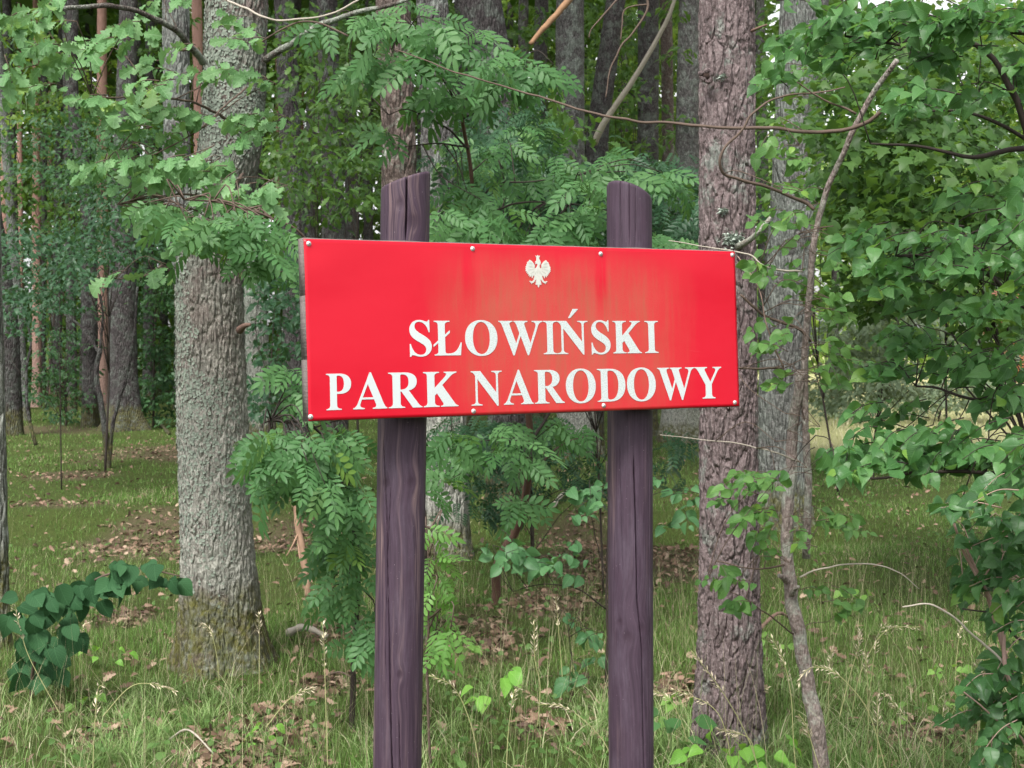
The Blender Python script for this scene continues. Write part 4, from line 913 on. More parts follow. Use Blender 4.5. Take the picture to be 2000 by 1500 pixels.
B2.fill([(1960, 960, 50, 50, 3.4, 3.9, 7), (1870, 980, 40, 30, 3.3, 3.7, 4), (1960, 1040, 45, 50, 3.5, 3.9, 6), (1900, 1080, 60, 40, 3.7, 4.1, 6), (1880, 1150, 60, 40, 3.8, 4.2, 7), (1970, 1130, 40, 50, 3.6, 4.1, 6), (1960, 1210, 40, 30, 3.7, 4.1, 4),
         (1900, 1330, 50, 30, 3.7, 4.1, 5), (1970, 1330, 40, 50, 3.6, 4.0, 6), (1870, 1400, 40, 30, 3.8, 4.2, 3), (1960, 1400, 50, 40, 3.6, 4.1, 5), (1930, 1470, 60, 30, 3.7, 4.1, 4)], br)
B2.build(leaf_mat('dark_toothed_leaves', (0.018, 0.065, 0.018), (0.036, 0.11, 0.030), (0.07, 0.175, 0.05), rough=.38, trans=.3, spec=.45, vein_n=9, accent=(.2, .36, .05)))

# --- linden sapling lower left
L1 = Plant('linden_sapling', 'low sapling with dark heart-shaped leaves arching to the oak foot', 'sapling', PG(60, 6.4), M_TWIG, 300)
A = L1.limb('stem', [(60, 1370, 6.4), (70, 1280, 6.3), (110, 1180, 6.2), (190, 1130, 6.1), (260, 1110, 6.0), (350, 1125, 5.95)], .009, .003)
def hl(s, p, x, y):
    D = np.array([RNG.normal() * .5 + .2, -.3 + RNG.normal() * .3, -RNG.uniform(.3, 1)])
    s.leaf('heart', p, D, UP * .45 + norm(CAM - p) * .8 + RNG.normal(size=3) * .34, .082 * RNG.uniform(.55, 1.15))
L1.fill([(60, 1190, 50, 30, 5.9, 6.3, 16), (140, 1160, 80, 26, 5.9, 6.2, 30), (90, 1230, 65, 40, 5.9, 6.4, 26), (75, 1290, 60, 50, 6.1, 6.6, 30), (210, 1135, 60, 22, 5.9, 6.1, 14), (260, 1105, 50, 12, 5.8, 6.0, 10), (325, 1130, 34, 12, 5.8, 6.0, 6)], hl)
L1.build(M_LINDEN)

# --- low thicket between the posts: shoots with round leaves
T1 = Plant('young_shrub', 'spindly round-leaved shrub between the two posts', 'shrub', PG(1180, 6.6), M_TWIGD, 300)
T1.limb('stem', [(1184, 1380, 6.5), (1185, 1200, 6.5), (1188, 1050, 6.5), (1186, 900, 6.5)], .007, .003)
T1.limb('branch', [(1184, 1190, 6.5), (1130, 1150, 6.4), (1060, 1140, 6.3), (1000, 1155, 6.3)], .004, .0015)
T1.limb('branch', [(1185, 1120, 6.5), (1165, 1060, 6.5), (1150, 980, 6.4)], .003, .0015)
T1.limb('branch', [(1180, 1400, 6.5), (1120, 1300, 6.4), (1110, 1220, 6.4)], .003, .0015)
def rl(s, p, x, y): s.spray(p, np.array([RNG.normal(), -.4, RNG.uniform(-.5, .3)]), .12, int(RNG.integers(3, 6)), .062, 'oval', tilt=(.5, .6), rt=.0012)
T1.fill([(1050, 1090, 50, 25, 6.1, 6.5, 6), (1110, 1100, 50, 25, 6.1, 6.5, 5), (1160, 990, 25, 50, 6.2, 6.6, 4), (1150, 960, 20, 20, 6.2, 6.6, 2), (1020, 1080, 20, 20, 6.0, 6.4, 2), (1150, 1250, 30, 50, 6.2, 6.6, 5), (1120, 1320, 30, 30, 6.0, 6.4, 3), (960, 1090, 20, 25, 6.0, 6.3, 2), (1300, 950, 40, 30, 6.6, 7.2, 3), (1330, 1000, 40, 30, 6.8, 7.4, 3)], rl)
T1.build(leaf_mat('round_shade_leaves', (0.035, 0.11, 0.04), (0.06, 0.15, 0.06), (0.09, 0.21, 0.08), trans=.3))

# --- bare saplings
def sapling(name, label, limbs, d, base_px, mat, cat='sapling'):
    pl = Plant(name, label, cat, PG(base_px, d), mat); 
    for i, (pts, w0, w1) in enumerate(limbs): pl.limb('stem' if i == 0 else 'branch', [(x, y, d + k) for x, y, k in pts], w0, w1, ns=8)
    pl.twb.build('twigs', mat, pl.root, kind='stuff'); return pl
sapling('pine_sapling', 'thin reddish dead sapling stem between oak and left post', [([(602, 1165, 0), (598, 1120, 0), (588, 1060, 0), (580, 1010, 0), (577, 950, 0), (572, 860, .05)], .022, .015), ([(592, 1110, 0), (582, 1060, .1), (590, 980, .1)], .008, .003), ([(585, 1040, 0), (560, 1085, -.1)], .006, .003)], 8.8, 601, plain_mat('reddish_bark', (0.30, 0.19, 0.13), .85, var=.5, scale=14))
sapling('thin_sapling', 'forked thin grey sapling standing in the grass at the left', [([(211, 925, 0), (206, 850, 0), (196, 780, 0), (188, 730, 0), (196, 680, 0)], .045, .03), ([(212, 915, 0), (222, 820, 0), (245, 740, 0), (262, 650, 0), (268, 560, 0)], .028, .014), ([(194, 690, 0), (160, 640, .2), (110, 600, .3)], .02, .008), ([(196, 680, 0), (200, 600, 0), (180, 520, 0)], .018, .01)], 17.5, 210, M_DARK)
sapling('thin_sapling', 'thin bare sapling near the trunk at the left edge', [([(70, 870, 0), (54, 800, 0), (52, 720, 0), (60, 660, 0), (40, 600, 0)], .03, .012)], 21, 68, M_DARK)
sapling('dead_pole', 'broken grey dead pole leaning left above the right post', [([(1160, 280, 0), (1180, 240, -.2), (1240, 150, -.5), (1300, 45, -.8), (1330, -40, -1)], .045, .02)], 19, 1150, M_TWIGG, 'branch')
sapling('broken_branch', 'splintered light brown branch slanting at the top centre', [([(1034, 86, 0), (1060, 55, 0), (1095, 20, 0), (1140, -30, 0)], .014, .024)], 8.5, 1034, plain_mat('splintered_wood', (0.26, 0.15, 0.085), .85, var=.5), 'branch')
sapling('hanging_twig', 'pale dangling twigs above the right sign post', [([(1262, -5, 0), (1262, 20, 0), (1240, 60, 0), (1218, 85, 0), (1205, 110, 0), (1190, 140, 0), (1183, 190, 0)], .006, .003), ([(1262, 10, 0), (1220, 20, 0), (1212, 80, 0)], .004, .003), ([(1205, 0, 0), (1180, 30, 0), (1155, 60, 0), (1150, 75, 0)], .005, .003)], 7.0, 1262, M_TWIG, 'twig')
# ------------------------------------------------------------ lichen on the oak, knots, stubs
def lichen(root, V, n, side, zr, size=.02, seed=1):
    rg = np.random.default_rng(seed); nz, nth, _ = V.shape
    C = V.mean(1)
    b = Batch(); k = 0
    iz = rg.integers(0, nz - 2, n * 6); it = rg.integers(0, nth, n * 6)
    for a, t in zip(iz, it):
        p = V[a, t]
        if not (zr[0] < p[2] < zr[1]) or k >= n or rg.random() > (p[2] - zr[0]) / 1.1: continue
        nrm = norm((p - C[a]) * np.array([1, 1, 0])); 
        if nrm[1] > .35: continue
        if (fbm(p[0] * 5, p[1] * 5, p[2] * 3, 3, 12) * 1.6 + .25 - side * nrm[0] * .55) < rg.random() * .6: continue
        s = size * rg.uniform(.4, 1.1); tx = norm(np.cross(nrm, UP)); m = 6
        ang = np.arange(m) * 6.283 / m + rg.random()
        rr = s * rg.uniform(.35, .75, m); h = rg.uniform(.1, .7, m) * s * .6
        ring = p + (np.cos(ang) * rr)[:, None] * tx + (np.sin(ang) * rr)[:, None] * UP + h[:, None] * nrm
        b.add(np.vstack([p[None] + nrm * .0005, ring]), None, [(0, 1 + j, 1 + (j + 1) % m) for j in range(m)]); k += 1
    m_ = NT('foliose_lichen'); c = m_.mix(m_.noise(m_.obj(), 40, 3), (0.13, 0.155, 0.125), (0.28, 0.32, 0.265))
    b.build('lichen', m_.finish(m_.bsdf(Base_Color=c, Roughness=.95)), root, kind='stuff', smooth_=False)
lichen(oak, oakV, 10000, .9, (.3, 4.2), .014, 3)
def stub(root, pts, w0, w1, mat, name='branch_stub'):
    b = Batch(); A = spline([P(*p) for p in pts], 9); b.tube(A, np.linspace(w0, w1, 9), 8); b.build(name, mat, root)
M_STUB = plain_mat('stub_wood', (0.16, 0.10, 0.08), .9, var=.5)
stub(oak, [(470, 540, 6.75), (490, 528, 6.65), (508, 530, 6.6)], .012, .006, M_STUB)
stub(oak, [(468, 645, 6.8), (478, 636, 6.7), (488, 634, 6.65)], .020, .008, M_STUB)
stub(oak, [(484, 915, 6.75), (492, 905, 6.7), (498, 908, 6.68)], .014, .006, M_STUB)
# pine knot: ring of bark round a hole
def knot(root, c, r, mat):
    b = Batch(); th = np.linspace(0, 6.283, 18); n = norm(CAM - c); t = norm(np.cross(n, UP)); u = np.cross(t, n)
    rr = r * (1 + .25 * np.sin(th * 3 + 1))
    b.tube(c + n * .006 + (np.cos(th) * rr)[:, None] * t + (np.sin(th) * rr)[:, None] * u, r * .42 * (1 + .3 * np.sin(th * 5)), 8)
    b.build('knot', mat, root)
    b = Batch(); b.tube(np.array([c - n * .01, c + n * .012]), [r * .8, r * .65], 10); b.build('knot_core', plain_mat('knot_hole', (0.035, 0.022, 0.018), .95), root)
kc = P(1380, 148, 5.335)
knot(pine, kc, .020, M_PINE)
stub(S1.root, [(1536, 1135, 4.97), (1530, 1128, 4.94), (1522, 1124, 4.92)], .013, .008, mstem)
stub(S1.root, [(1546, 1160, 4.97), (1552, 1150, 4.94), (1560, 1146, 4.92)], .012, .006, mstem)
M_DEADB = bark_mat('dead_branch_bark', (0.12, 0.09, 0.08), (0.24, 0.20, 0.17), (0.38, 0.38, 0.32), lich_amt=.9, sx=3, bump=.4, fine=2)
stub(pine, [(1440, 482, 5.33), (1465, 468, 5.25), (1482, 452, 5.2), (1505, 425, 5.2)], .013, .007, M_DEADB, 'branch_stub')
stub(pine, [(1465, 62, 5.4), (1480, 55, 5.35), (1498, 48, 5.3)], .007, .003, M_STUB)
def tuft(root, c, r, n):
    rg = np.random.default_rng(5); b = Batch()
    for _ in range(n):
        p = c + rg.normal(size=3) * r * np.array([1, .3, .6]); d = norm(rg.normal(size=3) + (0, -1, 0)); s = norm(np.cross(d, UP)); L = rg.uniform(.006, .016)
        b.add(np.array([p, p + d * L + s * L * .5, p + d * L * .7 - s * L * .5]), None, [(0, 1, 2)])
    b.build('lichen_tuft', plain_mat('tuft_lichen', (0.32, 0.37, 0.32), .95), root, kind='stuff', smooth_=False)
tuft(pine, P(1432, 468, 5.34), .020, 420); tuft(pine, P(1410, 150, 5.34), .007, 60); tuft(pine, P(1412, 412, 5.34), .009, 80)

# ------------------------------------------------------------ the park sign: one thing, posts, planks, panel, lettering, crest, screws
SO = np.array([0.06578213, 3.46940244, 1.60851622])
SX = norm(np.array([0.87939938, 0.47597936, 0.0100188])); SN = norm(np.array([0.47519281, -0.87884498, 0.0426999]))
SZ = norm(np.cross(SX, SN)); SZ = SZ if SZ[2] > 0 else -SZ; SN = np.cross(SX, SZ); SN = SN if SN[1] < 0 else -SN
def S(x, z, out=0.0): return SO + SX * x + SZ * z + SN * out
sign = thing('park_sign', 'red national park sign with white lettering on two purple-brown posts', 'sign', (SO[0], SO[1], 0))
def S_arr(a): a = np.asarray(a, float); return SO + a[:, :1] * SX + a[:, 1:2] * SZ + a[:, 2:3] * SN

# weathered planks behind the panel
def wood_grey():
    m = NT('weathered_board'); o = m.obj()
    n = m.noise(m.mapping(o, (10, 10, 220)), 1, 5, .7); n2 = m.noise(o, 8, 3); e = m.noise(m.mapping(o, (60, 60, 160)), 1, 4, .7)
    col = m.mix(n, (0.05, 0.038, 0.036), (0.22, 0.18, 0.17)); col = m.mix(m.ramp(n2, [(.4, 0), (.7, .6)]), col, (0.19, 0.14, 0.13))
    return m.finish(m.bsdf(Base_Color=col, Roughness=.9, Normal=m.bump(m.math('ADD', n, e), .8, .004)))
M_BOARD = wood_grey()
HW, HH, T = .600, .204, .033
seams = [-HH - .002, -.066, .078, HH + .0035]
for k in range(3):
    z0, z1 = seams[k] + .0006, seams[k + 1] - .0006
    nx = 90; xs = np.linspace(-HW - .0008, HW + .0012, nx); b = Batch()
    top = z1 + (.0018 * fbm(xs * 14, 0 * xs, 0 * xs + k, 4, 9) if k == 2 else 0 * xs); bot = z0 + .0015 * fbm(xs * 14, 0 * xs + 5, 0 * xs, 3, 9) * (k == 0)
    ring = []
    for (zz, oo) in ((bot, -.0005), (bot + .0, -T), (top, -T), (top, -.0005)): ring.append(np.stack([xs, zz, 0 * xs + oo], 1))
    V = np.concatenate(ring); Qs = []
    for j in range(4):
        a, c = j * nx, ((j + 1) % 4) * nx
        i = np.arange(nx - 1); Qs.append(np.stack([a + i, a + i + 1, c + i + 1, c + i], 1))
    Qs.append(np.array([(0, nx, 2 * nx, 3 * nx), (nx - 1, 4 * nx - 1, 3 * nx - 1, 2 * nx - 1)]))
    o = mk('plank', S_arr(V), [np.vstack(Qs)], M_BOARD, sign, smooth_=False)

# red panel, gently buckled round its screws
SCREWS = [(-.5889, .1936), (-.1767, .1924), (.1823, .1886), (.5915, .1954), (-.5954, -.195), (-.1865, -.1944), (.178, -.191), (.585, -.1941)]
def bulge(x, z):
    b = .0028 * np.exp(-((z - .15) / .07) ** 2) * np.sin(x * 8.6 + .4) ** 2 + .003 * np.exp(-((x + .5) / .2) ** 2 - ((z + .08) / .12) ** 2)
    for sx, sz in SCREWS: b = b * (1 - .9 * np.exp(-((x - sx) ** 2 + (z - sz) ** 2) / .05 ** 2))
    return b
def panel_mat():
    m = NT('red_panel_paint'); a = m.n('ShaderNodeSeparateXYZ', {0: m.attr('uvm').outputs['Vector']}); x, z = a.outputs[0], a.outputs[1]
    co = m.n('ShaderNodeCombineXYZ', {0: x, 1: z}).outputs[0]
    base = (0.50, 0.003, 0.018)
    # sun-bleached area in the middle, crisp red streaks below the inner screws where drips kept it clean
    n = m.noise(m.mapping(co, (14, 3, 1)), 1, 4, .6); n2 = m.noise(co, 6, 3); fine = m.noise(co, 420, 3, .7)
    fx = m.math('MULTIPLY', m.ramp(m.math('ADD', m.math('ADD', x, .5), m.math('MULTIPLY', m.math('SUBTRACT', n, .5), .10)), [(.18, 0), (.36, .8), (.62, 1), (.80, .75), (.97, 0)]),
                m.ramp(m.math('ADD', m.math('ADD', m.math('MULTIPLY', z, 1.4), .5), m.math('MULTIPLY', m.math('SUBTRACT', n2, .5), .12)), [(.0, .18), (.22, .45), (.35, .85), (.60, 1), (.70, .55), (.78, 0)]))
    def streak(cx, w, zlo):
        d = m.math('ABSOLUTE', m.math('SUBTRACT', m.math('ADD', x, m.math('MULTIPLY', m.math('SUBTRACT', n2, .5), .012)), cx))
        s = m.ramp(d, [(w * .55, 1), (w, 0)]); return m.math('MULTIPLY', s, m.ramp(m.math('ADD', z, .3), [(zlo + .3, 0), (zlo + .42, 1)]))
    st = m.math('MAXIMUM', streak(-.188, .022, .02), streak(.182, .022, .0))
    st = m.math('MAXIMUM', st, m.math('MULTIPLY', streak(.055, .007, .05), .6))
    f = m.math('MULTIPLY', fx, m.math('SUBTRACT', 1.0, st))
    f = m.math('MULTIPLY', f, m.ramp(m.math('ADD', m.math('MULTIPLY', fine, .6), m.math('MULTIPLY', m.noise(m.mapping(co, (9, 4, 1)), 1, 6, .65), .4)), [(.38, .35), (.60, 1)]))
    grime = m.math('MULTIPLY', m.ramp(m.noise(m.mapping(co, (60, 5, 1)), 1, 5, .7), [(.45, 0), (.8, 1)]), m.math('MULTIPLY', fx, .85))
    col = m.mix(m.math('MULTIPLY', f, .95), base, (0.41, 0.083, 0.058))
    col = m.mix(grime, col, (0.26, 0.10, 0.05))
    col = m.mix(m.ramp(m.noise(co, 1500, 1, .5), [(.72, 0), (.78, .25)]), col, (0.25, 0.05, 0.04))
    scr = m.ramp(m.noise(m.mapping(m.n('ShaderNodeMapping', {'Vector': co, 'Rotation': (0, 0, .12)}).outputs[0], (3, 130, 1)), 1, 2, .5), [(.735, 0), (.76, .4)])
    scr = m.math('MULTIPLY', scr, m.ramp(m.noise(co, 9, 2), [(.52, 0), (.6, 1)]))
    col = m.mix(scr, col, (0.62, 0.16, 0.18))
    return m.finish(m.bsdf(Base_Color=col, Roughness=m.math('ADD', .3, m.math('MULTIPLY', f, .3)), Normal=m.bump(m.math('ADD', m.math('MULTIPLY', fine, .15), m.noise(m.mapping(co, (5, 9, 1)), 1, 3)), .25, .006), **{'Specular IOR Level': .32}))
nx, nz = 160, 56
X, Z = np.meshgrid(np.linspace(-HW, HW, nx), np.linspace(-HH, HH, nz))
bz = bulge(X, Z)
front = np.stack([X, Z, .0022 + bz], -1).reshape(-1, 3); back = np.stack([X, Z, .0002 + bz], -1).reshape(-1, 3)
i = np.arange(nz - 1)[:, None] * nx + np.arange(nx - 1)[None]; Qf = np.stack([i, i + 1, i + nx + 1, i + nx], -1).reshape(-1, 4)
N0 = nx * nz; edge = np.concatenate([np.arange(nx), np.arange(1, nz) * nx + nx - 1, (nz - 1) * nx + np.arange(nx - 2, -1, -1), np.arange(nz - 2, 0, -1) * nx])
e2 = np.roll(edge, -1); Qe = np.stack([edge, edge + N0, e2 + N0, e2], 1)
mk('panel', S_arr(np.vstack([front, back])), [Qf, Qf[:, ::-1] + N0, Qe], panel_mat(), sign, attrs=dict(uvm=np.vstack([front, back])))

# ---- glyphs (drawn serif capitals, 1000 units per em, cap height 676)
def path(s):
    """tiny path language: x,y points; 'Q' cx,cy x,y ; 'C' ... """
    tok = s.replace(',', ' ').split(); out = []; i = 0
    def num(): 
        nonlocal i; v = float(tok[i]); i += 1; return v
    mode = 'L'
    while i < len(tok):
        if tok[i] in 'LQC': mode = tok[i]; i += 1
        if mode == 'L': out.append((num(), num()))
        elif mode == 'Q':
            p0 = np.array(out[-1]); c = np.array((num(), num())); e = np.array((num(), num()))
            for t in np.linspace(0, 1, 7)[1:]: out.append(tuple((1 - t) ** 2 * p0 + 2 * t * (1 - t) * c + t * t * e))
            mode = 'L'
        else:
            p0 = np.array(out[-1]); c = np.array((num(), num())); c2 = np.array((num(), num())); e = np.array((num(), num()))
            for t in np.linspace(0, 1, 11)[1:]: out.append(tuple((1 - t) ** 3 * p0 + 3 * t * (1 - t) ** 2 * c + 3 * t * t * (1 - t) * c2 + t ** 3 * e))
            mode = 'L'
    return out
def ell(cx, cy, rx, ry, n=48, p=2.15, rot=0):
    t = np.arange(n) * 2 * np.pi / n
    return [(cx + rx * np.sign(math.cos(a)) * abs(math.cos(a)) ** (2 / p), cy + ry * np.sign(math.sin(a)) * abs(math.sin(a)) ** (2 / p)) for a in t]
GL = {
 'I': (20, 370, ['20,0 20,19 Q 118,22 118,85 118,590 Q 118,654 20,657 20,676 370,676 370,657 Q 272,654 272,590 272,85 Q 272,22 370,19 370,0']),
 'Ł': (0, 640, ['19,0 19,19 Q 107,22 107,85 107,245 0,165 0,210 107,292 107,590 Q 107,654 19,657 19,676 374,676 374,657 Q 262,654 262,590 262,405 372,490 372,440 262,355 262,80 Q 262,36 330,36 C 470,36 540,80 612,250 637,250 610,0']),
 'O': (35, 743, [ell(389, 336, 354, 355), ell(389, 336, 186, 318)]),
 'S': (35, 513, ['452,455 C 425,570 350,655 255,655 C 190,655 152,620 152,568 C 152,505 205,470 290,420 C 430,345 513,290 513,180 C 513,60 410,-19 275,-19 C 215,-19 170,0 125,10 C 95,18 70,10 64,-19 40,-19 40,228 64,228 C 95,95 170,18 270,18 C 345,18 392,55 392,118 C 392,175 350,210 260,255 C 115,328 42,385 42,500 C 42,612 130,691 252,691 C 310,691 345,678 385,665 C 425,652 445,665 452,691 474,691 474,455']),
 'K': (30, 769, ['30,0 30,19 Q 110,22 110,90 110,590 Q 110,654 30,657 30,676 370,676 370,657 Q 268,654 268,590 268,365 500,585 Q 560,650 470,657 470,676 742,676 742,657 Q 670,650 595,575 430,418 690,70 Q 725,24 769,19 769,0 395,0 395,19 Q 480,22 440,78 315,262 268,218 268,90 Q 268,22 370,19 370,0']),
 'P': (16, 600, ['16,0 16,19 Q 104,22 104,90 104,590 Q 104,654 16,657 16,676 320,676 C 500,676 600,608 600,490 C 600,370 500,298 330,298 262,298 262,90 Q 262,22 370,19 370,0', '262,338 262,610 Q 262,640 300,640 C 385,640 432,590 432,490 C 432,390 385,338 290,338']),
 'R': (26, 715, ['26,0 26,19 Q 112,22 112,90 112,590 Q 112,654 26,657 26,676 345,676 C 520,676 608,612 608,505 C 608,415 548,350 440,330 640,70 Q 675,24 715,19 715,0 518,0 290,312 270,312 270,90 Q 270,22 360,19 360,0', '270,350 270,610 Q 270,640 310,640 C 395,640 440,592 440,500 C 440,400 385,350 290,350']),
 'A': (9, 689, ['9,0 9,19 Q 68,25 108,120 348,690 375,690 615,115 Q 655,25 689,19 689,0 400,0 400,19 Q 490,22 462,95 428,180 185,180 155,105 Q 128,25 236,19 236,0', '202,218 412,218 308,470']),
 'N': (16, 701, ['16,676 225,676 568,250 568,590 Q 568,654 470,657 470,676 701,676 701,657 Q 612,654 612,590 612,-18 588,-18 158,520 158,85 Q 158,22 255,19 255,0 16,0 16,19 Q 112,22 112,85 112,570 Q 80,652 16,657']),
 'D': (14, 690, ['14,0 14,19 Q 104,22 104,90 104,590 Q 104,654 14,657 14,676 325,676 C 560,676 690,545 690,345 C 690,130 560,0 320,0', '262,90 262,600 Q 262,638 320,638 C 450,638 522,520 522,340 C 522,150 450,38 325,38 Q 262,38 262,90']),
 'W': (15, 985, ['15,676 322,676 322,657 Q 235,654 258,590 392,225 466,425 412,580 Q 385,654 345,657 345,676 652,676 652,657 Q 560,654 583,590 708,225 828,560 Q 852,650 745,657 745,676 985,676 985,657 Q 915,650 885,575 668,-15 640,-15 492,375 350,-15 322,-15 85,600 Q 62,652 15,657']),
 'Y': (12, 700, ['12,676 335,676 335,657 Q 245,654 278,590 408,355 532,565 Q 578,650 475,657 475,676 700,676 700,657 Q 640,650 590,570 442,305 442,90 Q 442,22 530,19 530,0 200,0 200,19 Q 286,22 286,90 286,292 100,595 Q 62,652 12,657']),
}
def flat_text(name, glyphs, mat, off, thick=.0006):
    """glyphs: list of list of 2D contours in panel metres; filled through a 2D curve, then turned into a mesh"""
    cu = bpy.data.curves.new(name, 'CURVE'); cu.dimensions = '2D'; cu.fill_mode = 'BOTH'; cu.extrude = thick / 2
    for cont in glyphs:
        for c in cont:
            sp = cu.splines.new('POLY'); sp.points.add(len(c) - 1); sp.use_cyclic_u = True
            sp.points.foreach_set('co', np.array([(x, z, 0, 1) for x, z in c], np.float32).ravel())
    o = bpy.data.objects.new(name, cu); COL.objects.link(o); bpy.context.view_layer.update()
    me = bpy.data.meshes.new_from_object(o.evaluated_get(bpy.context.evaluated_depsgraph_get())); bpy.data.objects.remove(o)
    n = len(me.vertices); co = np.zeros(n * 3, np.float32); me.vertices.foreach_get('co', co); co = co.reshape(-1, 3)
    loc = np.stack([co[:, 0], co[:, 1], off + bulge(co[:, 0], co[:, 1]) + co[:, 2]], 1)
    W = S_arr(loc) - np.array(sign.location); me.vertices.foreach_set('co', W.astype(np.float32).ravel())
    a = me.attributes.new('uvm', 'FLOAT_VECTOR', 'POINT'); a.data.foreach_set('vector', loc.astype(np.float32).ravel())
    me.materials.clear(); me.materials.append(mat); me.update()
    for p in me.polygons: p.use_smooth = False
    o = bpy.data.objects.new(name, me); COL.objects.link(o); o.parent = sign; return o
def letter_mat():
    m = NT('white_letter_film'); a = m.n('ShaderNodeSeparateXYZ', {0: m.attr('uvm').outputs['Vector']}); co = m.n('ShaderNodeCombineXYZ', {0: a.outputs[0], 1: a.outputs[1]}).outputs[0]
    n = m.noise(co, 330, 3, .7); area = m.ramp(m.math('ADD', a.outputs[0], .5), [(.15, 0), (.38, 1), (.78, 1), (.95, .2)])
    f = m.math('MULTIPLY', m.ramp(n, [(.46, 0), (.62, 1)]), m.math('MULTIPLY', area, .62))
    col = m.mix(f, (0.50, 0.54, 0.55), (0.26, 0.31, 0.28))
    return m.finish(m.bsdf(Base_Color=col, Roughness=.4))
M_LET = letter_mat()
def word(name, items, zbase, zcap):
    sc = (zcap - zbase) / 676.0; gs = []
    for ch, x0, x1, zb in items:
        a, b_, cs = GL[ch]; sx = (x1 - x0) / (b_ - a)
        cont = []
        for c in cs:
            pts = path(c) if isinstance(c, str) else c
            cont.append([(x0 + (x - a) * sx, zb + z * sc) for x, z in pts])
        gs.append(cont)
    return gs
L1_ = [('S', -.3490, -.2917), ('Ł', -.2870, -.2125), ('O', -.2035, -.1170), ('W', -.1130, .0085), ('I', .0100, .0478), ('N', .0487, .1375), ('S', .1472, .2035), ('K', .2112, .2968), ('I', .3070, .3478)]
L2_ = [('P', -.5575, -.4975), ('A', -.4935, -.4095), ('R', -.4055, -.3200), ('K', -.3165, -.2262), ('N', -.1915, -.1080), ('A', -.1045, -.0225), ('R', -.0190, .0655), ('O', .0700, .1560), ('D', .1608, .2440), ('O', .2490, .3360), ('W', .3420, .4570), ('Y', .4580, .5440)]
g1 = word('line', [(c, a, b_, -.0612) for c, a, b_ in L1_], -.0612, .0205)
acc = [(.0820, .0275), (.0875, .0275), (.1115, .0500), (.0955, .0500)]
g1[5].append([(x, z) for x, z in acc])
flat_text('lettering', g1, M_LET, .0028)
g2 = word('line', [(c, a, b_, -.1815) for c, a, b_ in L2_], -.1815, -.0995)
flat_text('lettering', g2, M_LET, .0028)

# ---- crowned eagle crest, traced half by half (units: crest 100 wide x 130 high)
EAGLE = '''100,9 104,16 112,12 110,20 107,25 108,34 112,40 116,52 113,62 108,72 110,84 115,88 118,85 116,76 122,60 132,46 143,38 146,40 148,46 152,48 158,54 157,60 162,66 161,72 167,80 165,84 168,92
 164,96 168,104 160,106 163,114 155,112 158,122 151,120 152,132 147,128 145,124 146,140 140,134 137,126 134,146 130,140 127,126 126,134 122,128 120,132 124,146 126,152 121,150 134,164 146,160 148,166 140,167 146,174 138,171 138,180 133,173 128,172 122,166 117,156 110,152 113,160 108,160
 116,166 112,172 108,170 118,178 112,184 105,182 104,192 100,200 96,192 95,182 88,184 82,178 92,170 88,172 84,166 92,160 87,160 90,152 83,156 78,166 72,172 67,173 62,180 62,171 54,174 60,167
 52,166 54,160 66,164 79,150 74,152 76,146 80,132 78,128 74,134 73,126 70,140 66,146 63,126 60,134 54,140 55,124 53,128 48,132 49,120 42,122 45,112 37,114 40,106 32,104 36,96 32,92 35,84 33,80 39,72 38,66 43,60 42,54 48,48 52,46 54,40 57,38
 68,46 78,60 84,76 82,85 85,88 90,84 96,72 98,64 94,60 86,62 84,58 90,55 84,52 88,46 93,40 92,34 93,25 90,20 88,12 96,16'''
pts = [tuple(map(float, t.split(','))) for t in EAGLE.split()]
ew, ez, ecx, ecz = .0705, .0800, .0005, .1415
def ept(x, y): return (ecx + (x - 100) / 136 * ew, ecz + (104.5 - y) / 191 * ez)
holes = []
for sg in (-1, 1):
    for (x0, y0, x1, y1, w) in [(28, 62, 50, 56, 1.6), (26, 78, 52, 78, 1.6), (28, 92, 54, 98, 1.6), (20, 104, 40, 116, 1.6), (14, 60, 26, 96, 1.5), (8, 100, 18, 124, 1.6), (3, 96, 5, 120, 1.4)]:
        a = (100 + sg * x0, y0); b2 = (100 + sg * x1, y1); dx, dy = b2[0] - a[0], b2[1] - a[1]; L = math.hypot(dx, dy); nx_, ny_ = -dy / L * w, dx / L * w
        holes.append([ept(*a), ept((a[0] + b2[0]) / 2 + nx_, (a[1] + b2[1]) / 2 + ny_), ept(*b2), ept((a[0] + b2[0]) / 2 - nx_, (a[1] + b2[1]) / 2 - ny_)])
crest = flat_text('eagle_crest', [[[ept(*p) for p in pts]]], plain_mat('crest_white', (0.50, 0.50, 0.46), .5, var=.1, scale=200), .0030, .0010)
feath = flat_text('crest_feathers', [[h] for h in holes], plain_mat('crest_grey', (0.42, 0.42, 0.38), .6), .0040, .0006)

